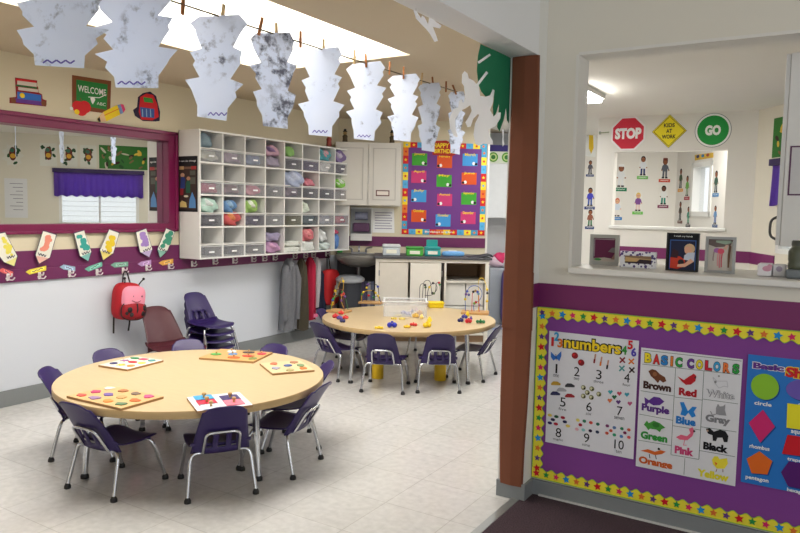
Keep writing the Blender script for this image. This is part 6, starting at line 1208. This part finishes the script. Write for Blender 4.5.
# ---- far corridor: white cupboard, coats and purple bin
def fbox(q, u0, u1, v0, v1, d0, d1, mt, bev=0):
    R = Matrix((D3, -N3, Vector((0, 0, 1)))).transposed(); return q.box(FAR.p((u0 + u1) / 2, (v0 + v1) / 2, (d0 + d1) / 2), (u1 - u0, abs(d1 - d0), v1 - v0), mt, rot=R, bev=bev)
uL, v1 = FAR.uv(488, 163, .3); v0 = FAR.uv(488, 218, .3)[1]; r = thing('corridor_cupboard', FAR.p(uL + .3, v0, .15), 'white wall cupboard in the corridor behind the birthday chart', 'cupboard')
q = MB(); fbox(q, uL, uL + .75, v0, v1, 0.002, .28, WHITE); q.build('carcass', r); q = MB(); fbox(q, uL + .006, uL + .74, v0 + .005, v1 - .005, .281, .298, M((226, 228, 230), .4), .003); q.build('door', r)
q = MB(); fbox(q, uL - .0, uL + .75, v1 + .003, v1 + .15, .0, .27, M((226, 232, 214), .6)); fbox(q, uL - .0, uL + .75, v1 + .15, v1 + .23, .0, .275, M((50, 36, 120), .6))
fr = FAR.off(.2715)
a = Art(fr, .0005)
for k in range(5): a.disc(uL + .07 + .17 * k, v1 + .078, .062, ink((90, 160, 50)), 1); a.disc(uL + .07 + .17 * k, v1 + .078, .045, ink((200, 220, 150)), 2); a.disc(uL + .07 + .17 * k, v1 + .078, .028, ink((60, 130, 60)), 3)
for f_, mm_ in zip(a.f, a.m): q.add([a.v[i] for i in f_], [list(range(len(f_)))], a.mats[mm_])
q.build('patterned_box', None, label='long box with green circles and a purple band on top of the corridor cupboard', cat='box')
p = FAR.uv(500, 300, .3); u0 = FAR.uv(489, 270, .3)[0]
q = MB(); zt = FAR.uv(495, 268, .3)[1]; fbox(q, u0, u0 + .33, 0.002, zt, .02, .36, M((176, 182, 190), .4, noise=.03), .01); q.build('grey_bin', None, label='pale grey bin standing in the corridor below the cupboard', cat='bin')
q = MB(); u1 = FAR.uv(503, 290, .45)[0]; zt2 = FAR.uv(505, 268, .45)[1]; c = FAR.p(u1 + .14, zt2 / 2 + .001, .52); q.blob(c, (.17, .14, zt2 / 2), M((74, 52, 140), .6), .35, .5, axes=(D3, N3, Vector((0, 0, 1)))); q.build('purple_bag', None, label='tall purple bag standing on the corridor floor', cat='bag')
for k, (x, y, rgb, w_) in enumerate(((493, 263, (226, 200, 214), 'pale pink'), (498, 258, (220, 60, 110), 'bright pink'), (503, 262, (230, 228, 232), 'white'))):
    u, v = FAR.uv(x, y, .2); q = MB(); q.blob(FAR.p(u + .05, zt + .075 + .045 * (k == 1), .19), (.11, .10, .07), M(rgb, .85, noise=.2), .8, .8, axes=(D3, N3, Vector((0, 0, 1))), wob=.12, sd=k); q.build('crumpled_cloth', None, label='%s cloth heaped on the grey corridor bin' % w_, cat='cloth', group='cloths on the corridor bin')
# ---- ceiling light in the nook
p = flr(575, 98, ZC - .07); r = thing('ceiling_light', (p.x, p.y, ZC - .08), 'fluorescent ceiling light glimpsed at the left of the pass-through', 'light')
q = MB(); q.box((p.x, p.y, ZC - .02), (.30, .70, .04), WHITE, bev=.004); q.build('light_housing', r)
q = MB(); q.box((p.x, p.y, ZC - .055), (.26, .66, .03), glow((255, 252, 245), 52.0), bev=.006); q.build('diffuser', r)

# ================================================================== LIGHT
def area(name, loc, sx, sy, energy, color, rot=(0, 0, 0)):
    l = bpy.data.lights.new(name, 'AREA'); l.shape = 'RECTANGLE'; l.size = sx; l.size_y = sy; l.energy = energy; l.color = color
    o = bpy.data.objects.new(name, l); COL.objects.link(o); o.location = loc; o.rotation_euler = rot; return o
area('skylight_daylight', ((sx0 + sx1) / 2, (sy0 + sy1) / 2, ZC + .5), 1.15, 2.5, 64, (1, .98, .95))
area('third_room_fill', (-1.1, 8.2, ZC - .06), .6, .6, 22, (1, .98, .94))  # added fill, brightens the room behind the signs wall; has no fixture
area('corridor_fill', (-2.9, 7.2, ZC - .05), .4, 1.0, 16, (.95, .98, 1))  # added fill over the corridor, a bare area light without a fixture
area('classroom_fill_rear', (-3.2, 5.6, ZC - .04), .3, 1.2, 14, (1, .98, .95))  # added fill under the rear ceiling, where no lamp hangs
area('near_side_fill', (3.1, .9, 1.75), 1.6, 1.2, 42, (.90, .95, 1), (0, math.radians(90), 0))  # added fill before the windowless side wall, brightens the header face
w = bpy.data.worlds.new('daylight'); scn.world = w; w.use_nodes = True
nt = w.node_tree; bg = nt.nodes['Background']; bg.inputs[0].default_value = (.93, .97, 1.0, 1); bg.inputs[1].default_value = 1.15
try:
    scn.cycles.use_denoising = True
    scn.cycles.max_bounces = 8; scn.cycles.transparent_max_bounces = 16
    scn.cycles.sample_clamp_indirect = 6
except Exception: pass
